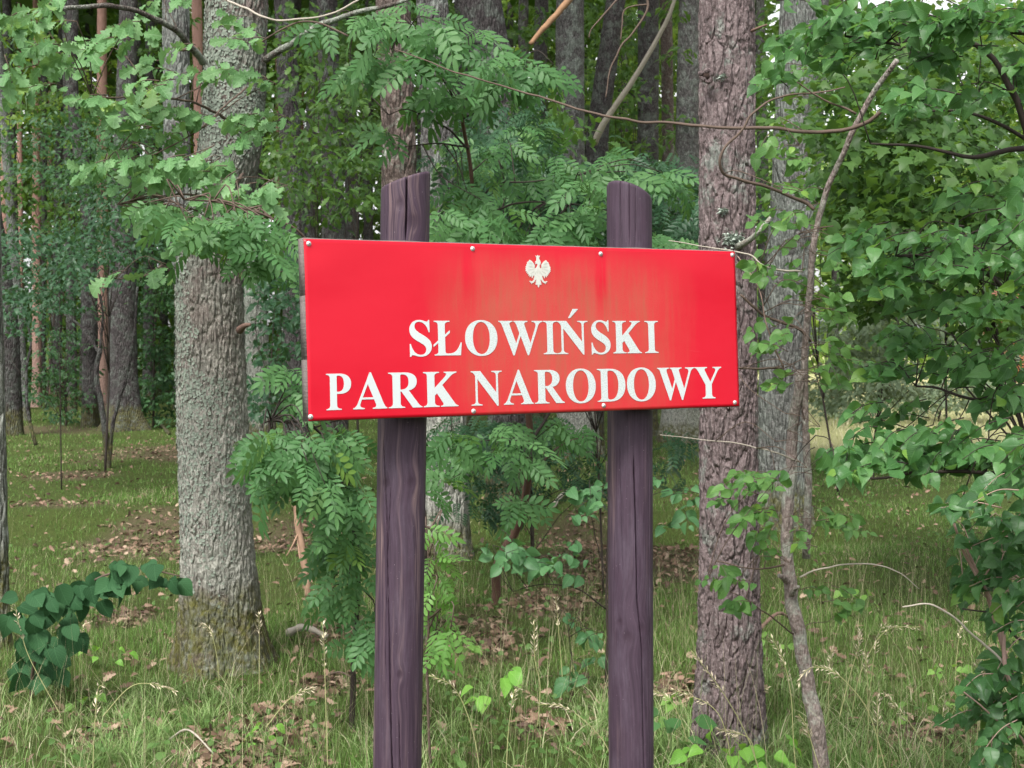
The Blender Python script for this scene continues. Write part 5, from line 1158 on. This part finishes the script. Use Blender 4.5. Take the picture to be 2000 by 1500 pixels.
# screws with washers
M_SCREW = plain_mat('zinc_screw', (0.50, 0.49, 0.49), .45, .5, var=.12, scale=300, metallic=.35)
M_SOCK = plain_mat('screw_socket', (0.14, 0.13, 0.13), .6)
for sx, sz in SCREWS:
    b = Batch(); prof = [(.0, .0058), (.0010, .0058), (.0014, .0053), (.0016, .0040), (.0032, .0036), (.0040, .0029), (.0043, .0016)]
    o0 = .0024 + float(bulge(sx, sz)); th = np.arange(20) * 2 * np.pi / 20; V = []
    for h, r in prof: V += [(sx + r * math.cos(t), sz + r * math.sin(t), o0 + h) for t in th]
    Q = []
    for k in range(len(prof) - 1): Q += [(k * 20 + j, k * 20 + (j + 1) % 20, (k + 1) * 20 + (j + 1) % 20, (k + 1) * 20 + j) for j in range(20)]
    V.append((sx, sz, o0 + .0044)); T_ = [((len(prof) - 1) * 20 + j, (len(prof) - 1) * 20 + (j + 1) % 20, len(V) - 1) for j in range(20)]
    scr = mk('screw', S_arr(np.array(V)), [np.array(Q), np.array(T_)], M_SCREW, sign)
    b = Batch(); V2 = [(sx + .0015 * math.cos(t), sz + .0015 * math.sin(t), o0 + .0047) for t in th[::3]] + [(sx, sz, o0 + .0048)]
    mm = len(V2) - 1; me = mk('socket', S_arr(np.array(V2)), [np.array([(j, (j + 1) % mm, mm) for j in range(mm)])], M_SOCK, sign); me.parent = scr

# ---- posts
def post_mat():
    m = NT('purple_stained_wood'); a = m.attr('grain'); sp = m.n('ShaderNodeSeparateXYZ', {0: a.outputs['Vector']}); gu, gz, kn = sp.outputs
    v1 = m.n('ShaderNodeCombineXYZ', {0: m.math('MULTIPLY', gu, 1.0), 1: m.math('MULTIPLY', gz, .03), 2: 0.0}).outputs[0]
    g1 = m.noise(v1, 170, 3, .6); g2 = m.noise(v1, 620, 3, .7); g3 = m.noise(v1, 46, 3, .55)
    big = m.noise(m.obj(), 3.5, 3)
    col = m.mix(m.ramp(g1, [(.3, 0), (.7, 1)]), (0.028, 0.014, 0.027), (0.064, 0.037, 0.060))
    col = m.mix(m.math('MULTIPLY', m.ramp(g2, [(.35, 0), (.65, 1)]), .35), col, (0.022, 0.012, 0.022))
    worn = m.math('MULTIPLY', m.ramp(g3, [(.48, 0), (.60, 1)]), m.ramp(m.math('ADD', m.noise(m.mapping(m.obj(), (6, 6, 1.2)), 1, 3), 0.0), [(.42, 0), (.62, 1)]))
    worn = m.math('MULTIPLY', worn, m.ramp(g1, [(.40, 0), (.6, 1)]))
    col = m.mix(m.math('MULTIPLY', worn, .7), col, (0.20, 0.135, 0.13))
    dust = m.ramp(m.noise(m.mapping(m.obj(), (22, 22, 5)), 1, 5, .7), [(.5, 0), (.85, .5)])
    col = m.mix(dust, col, (0.12, 0.095, 0.13))
    col = m.mix(m.math('MULTIPLY', kn, .75), col, (0.030, 0.014, 0.026))
    specks = m.ramp(m.noise(m.obj(), 260, 2, .5), [(.74, 0), (.78, .6)])
    col = m.mix(specks, col, (0.35, 0.30, 0.33))
    h = m.math('ADD', m.math('MULTIPLY', g1, .8), m.math('MULTIPLY', g2, .4))
    return m.finish(m.bsdf(Base_Color=col, Roughness=.68, Normal=m.bump(h, .35, .002), **{'Specular IOR Level': .4}))
M_POST = post_mat()
TO_CAM = math.atan2(-1, 0)
def post(cx0, cx1, r, cut, cracks, knots, seed):
    """cx0: (px centre at py 400), cx1: at py 1500; stands right behind the boards"""
    off = T + r + .001
    def at(px, py):
        rr = ray(px, py); n = SN; o = SO - SN * off; t = np.dot(o - CAM, n) / np.dot(rr, n); return CAM + rr * t
    a, b_ = at(cx0, 400), at(cx1, 1500); dirv = (a - b_) / (a[2] - b_[2]); dirv[1] = 0
    def c(z): return np.stack([a[0] + dirv[0] * (z - a[2]), np.full(np.shape(z), a[1]), z], -1)
    z0, nth, nz = -.15, 300, 420
    ztop = P(0, cut[0], a[1])[2]; th = np.arange(nth) * 2 * np.pi / nth
    dx, dy = np.cos(th) * r, np.sin(th) * r
    top = ztop + cut[1] * dx - cut[2] * dy
    s = np.linspace(0, 1, nz)[:, None] ** .9
    Z = z0 + (top[None] - z0) * s; TH = np.broadcast_to(th[None], Z.shape)
    R = r * (1 + .012 * fbm(np.cos(TH) * 2 + seed, np.sin(TH) * 2, Z * 1.5, 3, seed) + .0022 * fbm(np.cos(TH) * 40, np.sin(TH) * 40, Z * 1.5, 2, seed))
    R = R * (1 - .03 * smooth(0, 1, 1 - np.clip((top[None] - Z) / .004, 0, 1)))
    # angle seen: camera faces -y side; u = arc length from the camera-facing line
    ctr = np.arctan2(-a[1], -a[0]); U = ((TH - ctr + np.pi) % (2 * np.pi) - np.pi) * r
    gu = U + .004 * fbm(U * 8, Z * 1.2, 0 * Z + seed, 3, 3); kn = np.zeros(Z.shape)
    cracks = [(a_, w_ * 1.2, d_ * 1.1) for a_, w_, d_ in cracks]; knots = [(a_, b2_, c_ * 1.45) for a_, b2_, c_ in knots]
    for (ku, kz, ks) in knots:
        q2 = ((U - ku) / (ks * .8)) ** 2 + ((Z - kz) / (ks * 1.4)) ** 2; w = np.exp(-q2 / 3.0)
        gu = gu + np.sign(U - ku) * 0 + (np.sqrt(q2 + .02) * ks * .5 - np.abs(U - ku) * .6) * w
        kn = np.maximum(kn, np.exp(-(((U - ku) / (ks * .42)) ** 2 + ((Z - kz) / (ks * .42)) ** 2) ** 2))
        R = R + .0018 * np.exp(-q2 * .8) * (1 - 1.4 * np.exp(-q2 * 6))
    for (pts_, w, dep) in cracks:   # pts (z,u)
        pz = np.array([q[0] for q in pts_]); pu = np.array([q[1] for q in pts_]); o_ = np.argsort(pz)
        cu_ = np.interp(Z, pz[o_], pu[o_]) + .0012 * fbm(Z * 9, 0 * Z + seed, 0 * Z, 3, 5) 
        endf = smooth(pz.min() - .001, pz.min() + .05, Z) * (smooth(pz.max() + .001, pz.max() - .05, Z) if pz.max() < ztop - .03 else 1)
        ww = w * (.35 + .65 * endf); R = R - dep * endf * np.exp(-((U - cu_) / ww) ** 4)
    ctrs = c(Z)
    V = np.stack([ctrs[..., 0] + np.cos(TH) * R, ctrs[..., 1] + np.sin(TH) * R, Z], -1).reshape(-1, 3)
    i = np.arange(nz - 1)[:, None] * nth; j = np.arange(nth)[None]; kk = (j + 1) % nth
    Q = np.stack([i + j, i + kk, i + nth + kk, i + nth + j], -1).reshape(-1, 4)
    cc = c(np.array(ztop)); V = np.vstack([V, cc.reshape(1, 3)]); tt = np.stack([(nz - 1) * nth + np.arange(nth), (nz - 1) * nth + (np.arange(nth) + 1) % nth, np.full(nth, len(V) - 1)], 1)
    gr = np.stack([gu, Z + 0 * gu, kn], -1).reshape(-1, 3); gr = np.vstack([gr, [[0, 0, 0]]])
    mk('post', V, [Q, tt], M_POST, sign, attrs=dict(grain=gr))
    return a, r
def zz(py, d): return P(0, py, d)[2]
d1, d2 = 3.34, 3.75; k1 = d1 / F; k2 = d2 / F
# left post: centre px 791 (py400) .. 771 (py1500)
post(791.5, 771, .0585, (352, .34, .0),
     [([(zz(330, d1), 2 * k1), (zz(480, d1), 2 * k1)], .0016, .020),
      ([(zz(850, d1), -42 * k1), (zz(1000, d1), -30 * k1), (zz(1150, d1), -25 * k1), (zz(1300, d1), -18 * k1), (zz(1450, d1), -13 * k1), (zz(1600, d1), -5 * k1)], .0013, .014),
      ([(zz(940, d1), -20 * k1), (zz(1080, d1), -26 * k1), (zz(1200, d1), -28 * k1), (zz(1330, d1), -28 * k1)], .0008, .008),
      ([(zz(350, d1), -40 * k1), (zz(500, d1), -41 * k1)], .0007, .006),
      ([(zz(1390, d1), 2 * k1), (zz(1560, d1), 8 * k1)], .0007, .007)],
     [(-.038, zz(945, d1), .020), (.026, zz(943, d1), .022), (.004, zz(1321, d1), .016), (.020, zz(430, d1), .030), (-.012, zz(395, d1), .02), (.0, zz(660, d1), .02)], 2)
post(1229, 1237, .0592, (377, -.34, .32),
     [([(zz(880, d2), 6 * k2), (zz(1000, d2), 10 * k2), (zz(1150, d2), 12 * k2), (zz(1260, d2), 22 * k2), (zz(1400, d2), 25 * k2), (zz(1600, d2), 30 * k2)], .0012, .016),
      ([(zz(850, d2), -22 * k2), (zz(1130, d2), -15 * k2)], .0006, .006), ([(zz(370, d2), -18 * k2), (zz(500, d2), -17 * k2)], .0008, .008), ([(zz(380, d2), 0 * k2), (zz(500, d2), 0 * k2)], .0007, .007),
      ([(zz(900, d2), 42 * k2), (zz(1600, d2), 42 * k2)], .0010, .010), ([(zz(1300, d2), -24 * k2), (zz(1560, d2), -20 * k2)], .0006, .005), ([(zz(390, d2), 12 * k2), (zz(500, d2), 12 * k2)], .0006, .005)],
     [(-.006, zz(1232, d2), .026), (-.030, zz(1205, d2), .016), (.030, zz(1215, d2), .018), (.01, zz(600, d2), .02)], 9)
# ------------------------------------------------------------ grass, litter and herbs
def view_points(n, y0, y1, pw, margin=1.3):
    n = int(n * 1.25)
    """random ground points, denser near the viewer"""
    u = RNG.random(n); e = 2 - pw
    y = (y0 ** e + u * (y1 ** e - y0 ** e)) ** (1 / e) if abs(e) > 1e-6 else y0 * (y1 / y0) ** u
    x = RNG.uniform(-1, 1, n) * (.365 * y + margin); return x, y
def grass_mat(name, a, b_, c_, straw, f_straw=.2):
    m = NT(name); sp = m.n('ShaderNodeSeparateXYZ', {0: m.attr('luv').outputs['Vector']}); u, v, r = sp.outputs
    col = m.ramp(r, [(0, a), (.4, b_), (.8 - f_straw * .5, c_), (1 - f_straw, c_), (1 - f_straw * .8, straw)])
    col = m.mix(m.ramp(u, [(0, .55), (.35, 0)]), col, (0.16, 0.14, 0.06))
    b1 = m.bsdf(Base_Color=col, Roughness=.5, **{'Specular IOR Level': .25}); tr = m.n('ShaderNodeBsdfTranslucent', {'Color': col})
    return m.finish(m.n('ShaderNodeMixShader', {0: .35, 1: b1.outputs[0], 2: tr.outputs[0]}).outputs[0])
def blades(name, x, y, h, w, bend, mat, label, cat='grass', rnd=None, az=None, nseg=3):
    n = len(x); z = gh(x, y) - .01; az = RNG.random(n) * 6.283 if az is None else az
    ld = np.stack([np.cos(az), np.sin(az), 0 * az], 1); face = az + np.pi / 2 + RNG.normal(size=n) * .5
    # blade width lies roughly across the lean, turned at random
    sd = np.stack([np.cos(face), np.sin(face), 0 * az], 1)
    base = np.stack([x, y, z], 1); rows = []; luv = []
    ts = np.linspace(0, 1, nseg + 1)
    rnd = RNG.random(n) if rnd is None else rnd
    for t in ts[:-1]:
        c = base + UP * (h * (t - .35 * bend * t * t))[:, None] + ld * (h * bend * t * t * .9)[:, None]
        ww = (w * (1 - t * .75) * .5)[:, None]
        rows += [c - sd * ww, c + sd * ww]; luv += [np.stack([0 * x + t, 0 * x, rnd], 1)] * 2
    t = 1.0; c = base + UP * (h * (t - .35 * bend))[:, None] + ld * (h * bend * .9)[:, None]; rows.append(c); luv.append(np.stack([0 * x + 1, 0 * x, rnd], 1))
    k = len(rows); V = np.stack(rows, 1).reshape(-1, 3); A = np.stack(luv, 1).reshape(-1, 3); i0 = (np.arange(n) * k)[:, None]
    Q = np.concatenate([i0 + np.array([2 * s, 2 * s + 1, 2 * s + 3, 2 * s + 2])[None] for s in range(nseg - 1)]); T_ = i0 + np.array([k - 3, k - 2, k - 1])[None]
    o = mk(name, V, [Q, T_], mat, None, attrs=dict(luv=A)); return tag(o, label, cat, kind='stuff')
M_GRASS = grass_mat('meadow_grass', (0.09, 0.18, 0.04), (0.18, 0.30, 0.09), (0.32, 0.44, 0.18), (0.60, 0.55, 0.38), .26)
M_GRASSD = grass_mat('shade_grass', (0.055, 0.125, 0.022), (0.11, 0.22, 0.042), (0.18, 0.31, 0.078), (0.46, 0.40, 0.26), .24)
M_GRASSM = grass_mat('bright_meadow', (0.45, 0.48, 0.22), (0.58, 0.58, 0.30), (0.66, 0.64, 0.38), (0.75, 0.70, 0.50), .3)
# short dense sward
x, y = view_points(330000, 4.4, 34, 2.5)
lt = litter(x, y); pn = fbm(x * 1.1, y * 1.1, 0 * x, 3, 55); keep = RNG.random(len(x)) > np.clip(lt * 1.25 - .10, 0, .70)
keep &= RNG.random(len(x)) < np.clip(.75 + pn * .8, .25, 1); keep &= meadow(x, y) < .5
x, y = x[keep], y[keep]; pn = pn[keep]
h = RNG.uniform(.02, .075, len(x)) * (1 + .7 * np.clip(pn, -.3, 1)) * np.where(y < 8, 1.15, 1); w = .0024 * np.maximum(1, y / 6.0) * RNG.uniform(.7, 1.3, len(x))
rn = np.clip(RNG.random(len(x)) * .75 + .25 * (pn + .5) * RNG.random(len(x)), 0, 1)
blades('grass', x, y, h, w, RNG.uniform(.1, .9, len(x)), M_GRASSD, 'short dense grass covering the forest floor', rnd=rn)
# long near grass in tufts
tx, ty = view_points(4200, 4.3, 8.2, 1.5); tk = RNG.random(len(tx)) < np.clip(.5 + 1.3 * fbm(tx * 1.3 + 4, ty * 1.3, 0 * tx, 3, 68), .08, 1); tx, ty = tx[tk], ty[tk]
NB = 80000
ti = RNG.integers(0, len(tx), NB); ta = RNG.random(NB) * 6.283; tr = np.abs(RNG.normal(size=NB)) * .03
th_ = RNG.uniform(.55, 1.25, len(tx))[ti]; tcol = RNG.random(len(tx))[ti]
x, y = tx[ti] + np.cos(ta) * tr, ty[ti] + np.sin(ta) * tr
pn = fbm(x * 1.5 + 9, y * 1.5, 0 * x, 3, 66); lt = litter(x, y)
keep = (RNG.random(len(x)) < np.clip(.55 + pn * 1.4, .06, 1)) & (RNG.random(len(x)) > lt * .92) & (RNG.random(len(x)) < smooth(7.4, 5.5, y))
x, y, ta, th_, tcol = x[keep], y[keep], ta[keep], th_[keep], tcol[keep]
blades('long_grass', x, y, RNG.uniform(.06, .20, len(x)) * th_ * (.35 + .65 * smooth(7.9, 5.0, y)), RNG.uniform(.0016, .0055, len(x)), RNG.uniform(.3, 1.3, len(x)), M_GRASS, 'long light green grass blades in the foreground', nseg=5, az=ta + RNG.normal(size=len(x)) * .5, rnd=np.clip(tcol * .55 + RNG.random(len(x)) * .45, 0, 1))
# sparse tall haulms
x, y = view_points(3200, 4.5, 9.5, 1.6)
blades('grass_haulms', x, y, RNG.uniform(.3, .62, len(x)), RNG.uniform(.0012, .002, len(x)), RNG.uniform(.1, .7, len(x)), grass_mat('haulm', (0.12, 0.18, 0.06), (0.2, 0.25, 0.1), (0.3, 0.32, 0.16), (0.5, 0.44, 0.28), .4), 'thin tall grass haulms standing above the sward', nseg=5)
# far meadow
x = RNG.uniform(2.0, 30, 60000); y = RNG.uniform(20, 75, 60000); k = meadow(x, y) > .4; x, y = x[k], y[k]
blades('meadow_grass', x, y, RNG.uniform(.08, .2, len(x)), .004 * y / 6, RNG.uniform(.1, .8, len(x)), M_GRASSM, 'pale ripe grass of the open meadow beyond the trees')
# leaf litter
x, y = view_points(90000, 4.4, 24, 2.2); lt = litter(x, y) + .15 * fbm(x * 4, y * 4, 0 * x, 2, 12)
k = RNG.random(len(x)) < np.clip(lt * 1.1 - .20, .045, 1); x, y = x[k], y[k]; n = len(x)
m = NT('dead_leaf'); r = m.n('ShaderNodeSeparateXYZ', {0: m.attr('luv').outputs['Vector']}).outputs[2]
M_DEAD = m.finish(m.bsdf(Base_Color=m.ramp(r, [(0, (0.07, 0.04, 0.028)), (.4, (0.16, 0.10, 0.065)), (.75, (0.24, 0.15, 0.105)), (1, (0.34, 0.25, 0.18))]), Roughness=.8))
pos = np.stack([x, y, gh(x, y) + RNG.uniform(.005, .035, n)], 1)
D = norm(np.stack([RNG.normal(size=n), RNG.normal(size=n), RNG.normal(size=n) * .35], 1)); N = norm(UP + RNG.normal(size=(n, 3)) * .55)
o = leaf_mass('leaf_litter', 'oaklow', pos, frames(D, N), RNG.uniform(.03, .065, n), M_DEAD, None); tag(o, 'brown fallen oak leaves lying between the grass', 'leaf litter', kind='stuff')
M_HERBG = leaf_mat('ground_herb_leaves', (0.05, 0.12, 0.03), (0.08, 0.16, 0.04), (0.12, 0.22, 0.06), rough=.5, trans=.35)
# low herbs as ground cover
x, y = view_points(5000, 4.6, 16, 2.0); pn = fbm(x * .9 + 3, y * .9, 0 * x, 3, 90); k = (pn > .18) & (meadow(x, y) < .5); x, y = x[k], y[k]; n = len(x)
pos = np.stack([x, y, gh(x, y) + RNG.uniform(.02, .13, n)], 1); D = norm(np.stack([RNG.normal(size=n), RNG.normal(size=n) - .3, RNG.normal(size=n) * .3], 1)); N = norm(UP * 1.2 + (0, -.6, 0) + RNG.normal(size=(n, 3)) * .35)
o = leaf_mass('ground_herbs', 'oval', pos, frames(D, N), RNG.uniform(.018, .042, n), M_HERBG, None); tag(o, 'small round-leaved herbs scattered in the grass', 'ground cover', kind='stuff')

# countable herbs
def herb(label, px, py, n, size, kind, mat, h=.12, w=.12, name='herb'):
    g = G(px, py); root = thing(name, label, 'plant', g); b = Batch(); ps = []; Ds = []; Ns = []
    for i in range(n):
        a = RNG.random() * 6.283; q = RNG.random() ** .5 * w
        tip = g + np.array([math.cos(a) * q, math.sin(a) * q * .7, h * RNG.uniform(.35, 1.1)]); b.tube(spline([g, (g + tip) / 2 + UP * .03, tip], 5), .0012, 4)
        ps.append(tip); Ds.append(norm(np.array([math.cos(a), math.sin(a) - .3, -.35]))); Ns.append(UP * .7 + norm(CAM - tip) * .5 + RNG.normal(size=3) * .2)
    b.build('stalks', M_GREENSTEM, root, kind='stuff'); leaf_objects(kind, np.array(ps), frames(np.array(Ds), np.array(Ns)), RNG.uniform(.7, 1.15, n) * size, mat, root)
M_GREENSTEM = plain_mat('green_stem', (0.12, 0.20, 0.06), .6)
M_HERBB = leaf_mat('bright_herb_leaves', (0.11, 0.28, 0.04), (0.16, 0.36, 0.06), (0.22, 0.44, 0.08), rough=.45, trans=.4)
herb('bright green broad-leaved herb standing between the posts', 965, 1400, 9, .075, 'oval', M_HERBB, .20, .10)
herb('small bright green seedling in the litter at the lower left', 515, 1460, 8, .05, 'oval', M_HERBB, .09, .08)
herb('toothed bramble-like plant at the foot of the pine, bottom edge', 1430, 1540, 16, .075, 'broad', M_HERBB, .16, .22)
herb('toothed bramble-like plant just right of the one below the pine', 1500, 1535, 9, .07, 'broad', M_HERBB, .14, .14)
herb('pale oak seedling in front of the mossy oak foot', 430, 1275, 9, .07, 'oak', M_OAKL, .17, .10, 'oak_seedling')
herb('yellow-green seedling right of the dark linden leaves', 205, 1310, 8, .055, 'broad', M_HERBB, .12, .12)
herb('bluish green herb tuft by the right post foot', 1310, 1500, 9, .08, 'oval', M_ROWAN, .20, .10)
herb('leafy shoot in the grass left of the pine foot', 1340, 1440, 7, .05, 'broad', M_HERB, .16, .08)
herb('toothed seedling in the grass at the lower right', 1850, 1360, 7, .05, 'broad', M_HERB, .14, .08)
herb('small green plant beneath the dark shrub, lower right', 1810, 1420, 7, .05, 'oval', M_HERB, .12, .10)
herb('round-leaved seedling left of the crooked shrub foot', 1520, 1290, 8, .05, 'oval', M_HERB, .14, .10)
herb('low green seedling to the left of the rowan stem', 905, 1300, 8, .05, 'broad', M_HERB, .12, .10)
herb('round-leaved plant right of the crooked shrub stem', 1690, 1210, 9, .06, 'oval', M_HERB, .16, .14)
herb('pale seedling in the foreground grass at the far left', 150, 1400, 7, .05, 'broad', M_HERB, .10, .09)

# grass stalks with seed heads
M_SEED = plain_mat('dry_seed_head', (0.62, 0.54, 0.40), .8, var=.35, scale=60)
M_HAULM = plain_mat('dry_haulm', (0.34, 0.34, 0.16), .7)
def stalk(pts, d, label, nsd=26, head=.32):
    A = spline([P(x, y, d) for x, y in pts], 40); g = A[0]; root = thing('grass_stalk', label, 'grass stalk', g, 'grass stalks with seed heads')
    b = Batch(); b.tube(A, np.linspace(.0021, .0011, 40), 4); b.build('haulm', M_HAULM, root)
    b = Batch(); i0 = int(40 * (1 - head))
    for k in range(nsd):
        i = i0 + (39 - i0) * k / nsd; j = int(i); p = A[j]; t = norm(A[min(j + 1, 39)] - A[max(j - 1, 0)]); s = norm(np.cross(t, RNG.normal(size=3))); dd = norm(t * .8 + s * .5 - UP * .25); L = .021 * RNG.uniform(.7, 1.2)
        sd_ = norm(np.cross(dd, UP)) * .0030; q = p + s * .003
        b.add(np.array([q, q + dd * L * .5 + sd_, q + dd * L, q + dd * L * .5 - sd_, q + dd * L * .5 + np.cross(dd, sd_)]), None, [(0, 1, 4), (1, 2, 4), (2, 3, 4), (3, 0, 4)])
    b.build('seed_head', M_SEED, root)
ST = [([(1740, 1540), (1700, 1400), (1660, 1340), (1620, 1308), (1580, 1306), (1555, 1340)], 4.7, 'arching grass stalk bowing left over the crooked shrub stem'),
      ([(1560, 1560), (1550, 1450), (1545, 1360), (1530, 1290), (1505, 1240)], 4.8, 'upright seeding stalk between pine and crooked stem'),
      ([(1640, 1400), (1660, 1320), (1675, 1270), (1683, 1230)], 5.2, 'straight tan seed head right of the crooked stem'),
      ([(1850, 1560), (1800, 1450), (1760, 1390), (1725, 1352)], 4.7, 'pale slanting seed head at the lower right'),
      ([(1915, 1540), (1914, 1420), (1912, 1330), (1908, 1285)], 4.5, 'vertical greenish stalk near the lower right corner'),
      ([(1500, 1560), (1460, 1440), (1410, 1350), (1350, 1270)], 4.7, 'long pale stalk leaning left across the pine foot'),
      ([(1050, 1420), (1055, 1340), (1045, 1290), (1043, 1210)], 5.6, 'fine upright seed head between the posts'),
      ([(1100, 1350), (1096, 1290), (1090, 1220), (1085, 1165)], 6.2, 'loose tan plume between the posts, near the round-leaved shrub'),
      ([(1210, 1540), (1180, 1450), (1110, 1385), (1050, 1375)], 4.8, 'seeding stalk bowed left from the right post foot'),
      ([(520, 1420), (560, 1370), (590, 1350), (615, 1345)], 5.2, 'small bowed seed head left of the left post'),
      ([(200, 1400), (250, 1345), (290, 1335), (345, 1350)], 5.6, 'bowed seed head in the grass below the oak'),
      ([(120, 1400), (60, 1290), (40, 1230), (28, 1180)], 5.9, 'thin stalk in front of the dark linden leaves'),
      ([(640, 1500), (634, 1300), (632, 1240), (628, 1215)], 5.2, 'tall thin green stalk left of the left post'),
      ([(1430, 1540), (1420, 1440), (1390, 1380), (1310, 1345)], 5.0, 'drooping seed head touching the right post'),
      ([(1480, 1520), (1475, 1480), (1460, 1440), (1400, 1425)], 5.0, 'low seed head at the pine foot'),
      ([(1620, 1560), (1600, 1500), (1575, 1420), (1560, 1395)], 4.7, 'short loose seed head over the crooked stem base')]
for pts_, d_, lb in ST: stalk(pts_, d_, lb)
for _ in range(16):
    px = RNG.uniform(20, 1980); d_ = RNG.uniform(4.7, 6.6); by = 690 + F * 1.55 / d_; hh_ = RNG.uniform(.28, .52) / d_ * F; dx = RNG.normal() * .35 * hh_
    stalk([(px, by), (px + dx * .15, by - hh_ * .5), (px + dx * .5, by - hh_ * .9), (px + dx, by - hh_ * RNG.uniform(.92, 1.05))], d_, 'slender seeding stalk among many in the foreground grass', 20, .3)

# fallen sticks
def stick(label, a, b_, r, mat, lift=.03):
    A0 = G(*a); B0 = G(*b_); A = spline([A0 + UP * lift, (A0 + B0) / 2 + UP * (lift + .03) + RNG.normal(size=3) * .02, B0 + UP * lift], 14)
    bt = Batch(); bt.tube(A, np.linspace(r, r * .6, 14) * (1 + .15 * np.sin(np.arange(14) * 1.7)), 8)
    o = bt.build('fallen_branch', mat, thing('fallen_branch', label, 'branch', A0)); o.name = 'bark_stick'
stick('pale stick lying in the grass between the posts', (1080, 995), (1135, 958), .022, M_TWIGG)
stick('short grey log piece in the grass left of the left post', (562, 1248), (640, 1255), .022, M_TWIGG)
stick('brown broken stick just right of the pine', (1480, 1250), (1545, 1225), .012, M_STUB, .05)
stick('dark stick lying in the shade near the flared trunk', (330, 850), (300, 825), .03, M_DARK)
stick('thin twig on the leaf litter below the oak', (330, 1460), (420, 1490), .005, M_TWIGG)
stick('thin pale stick among the dry leaves left of the post', (640, 1330), (700, 1345), .006, M_TWIG)
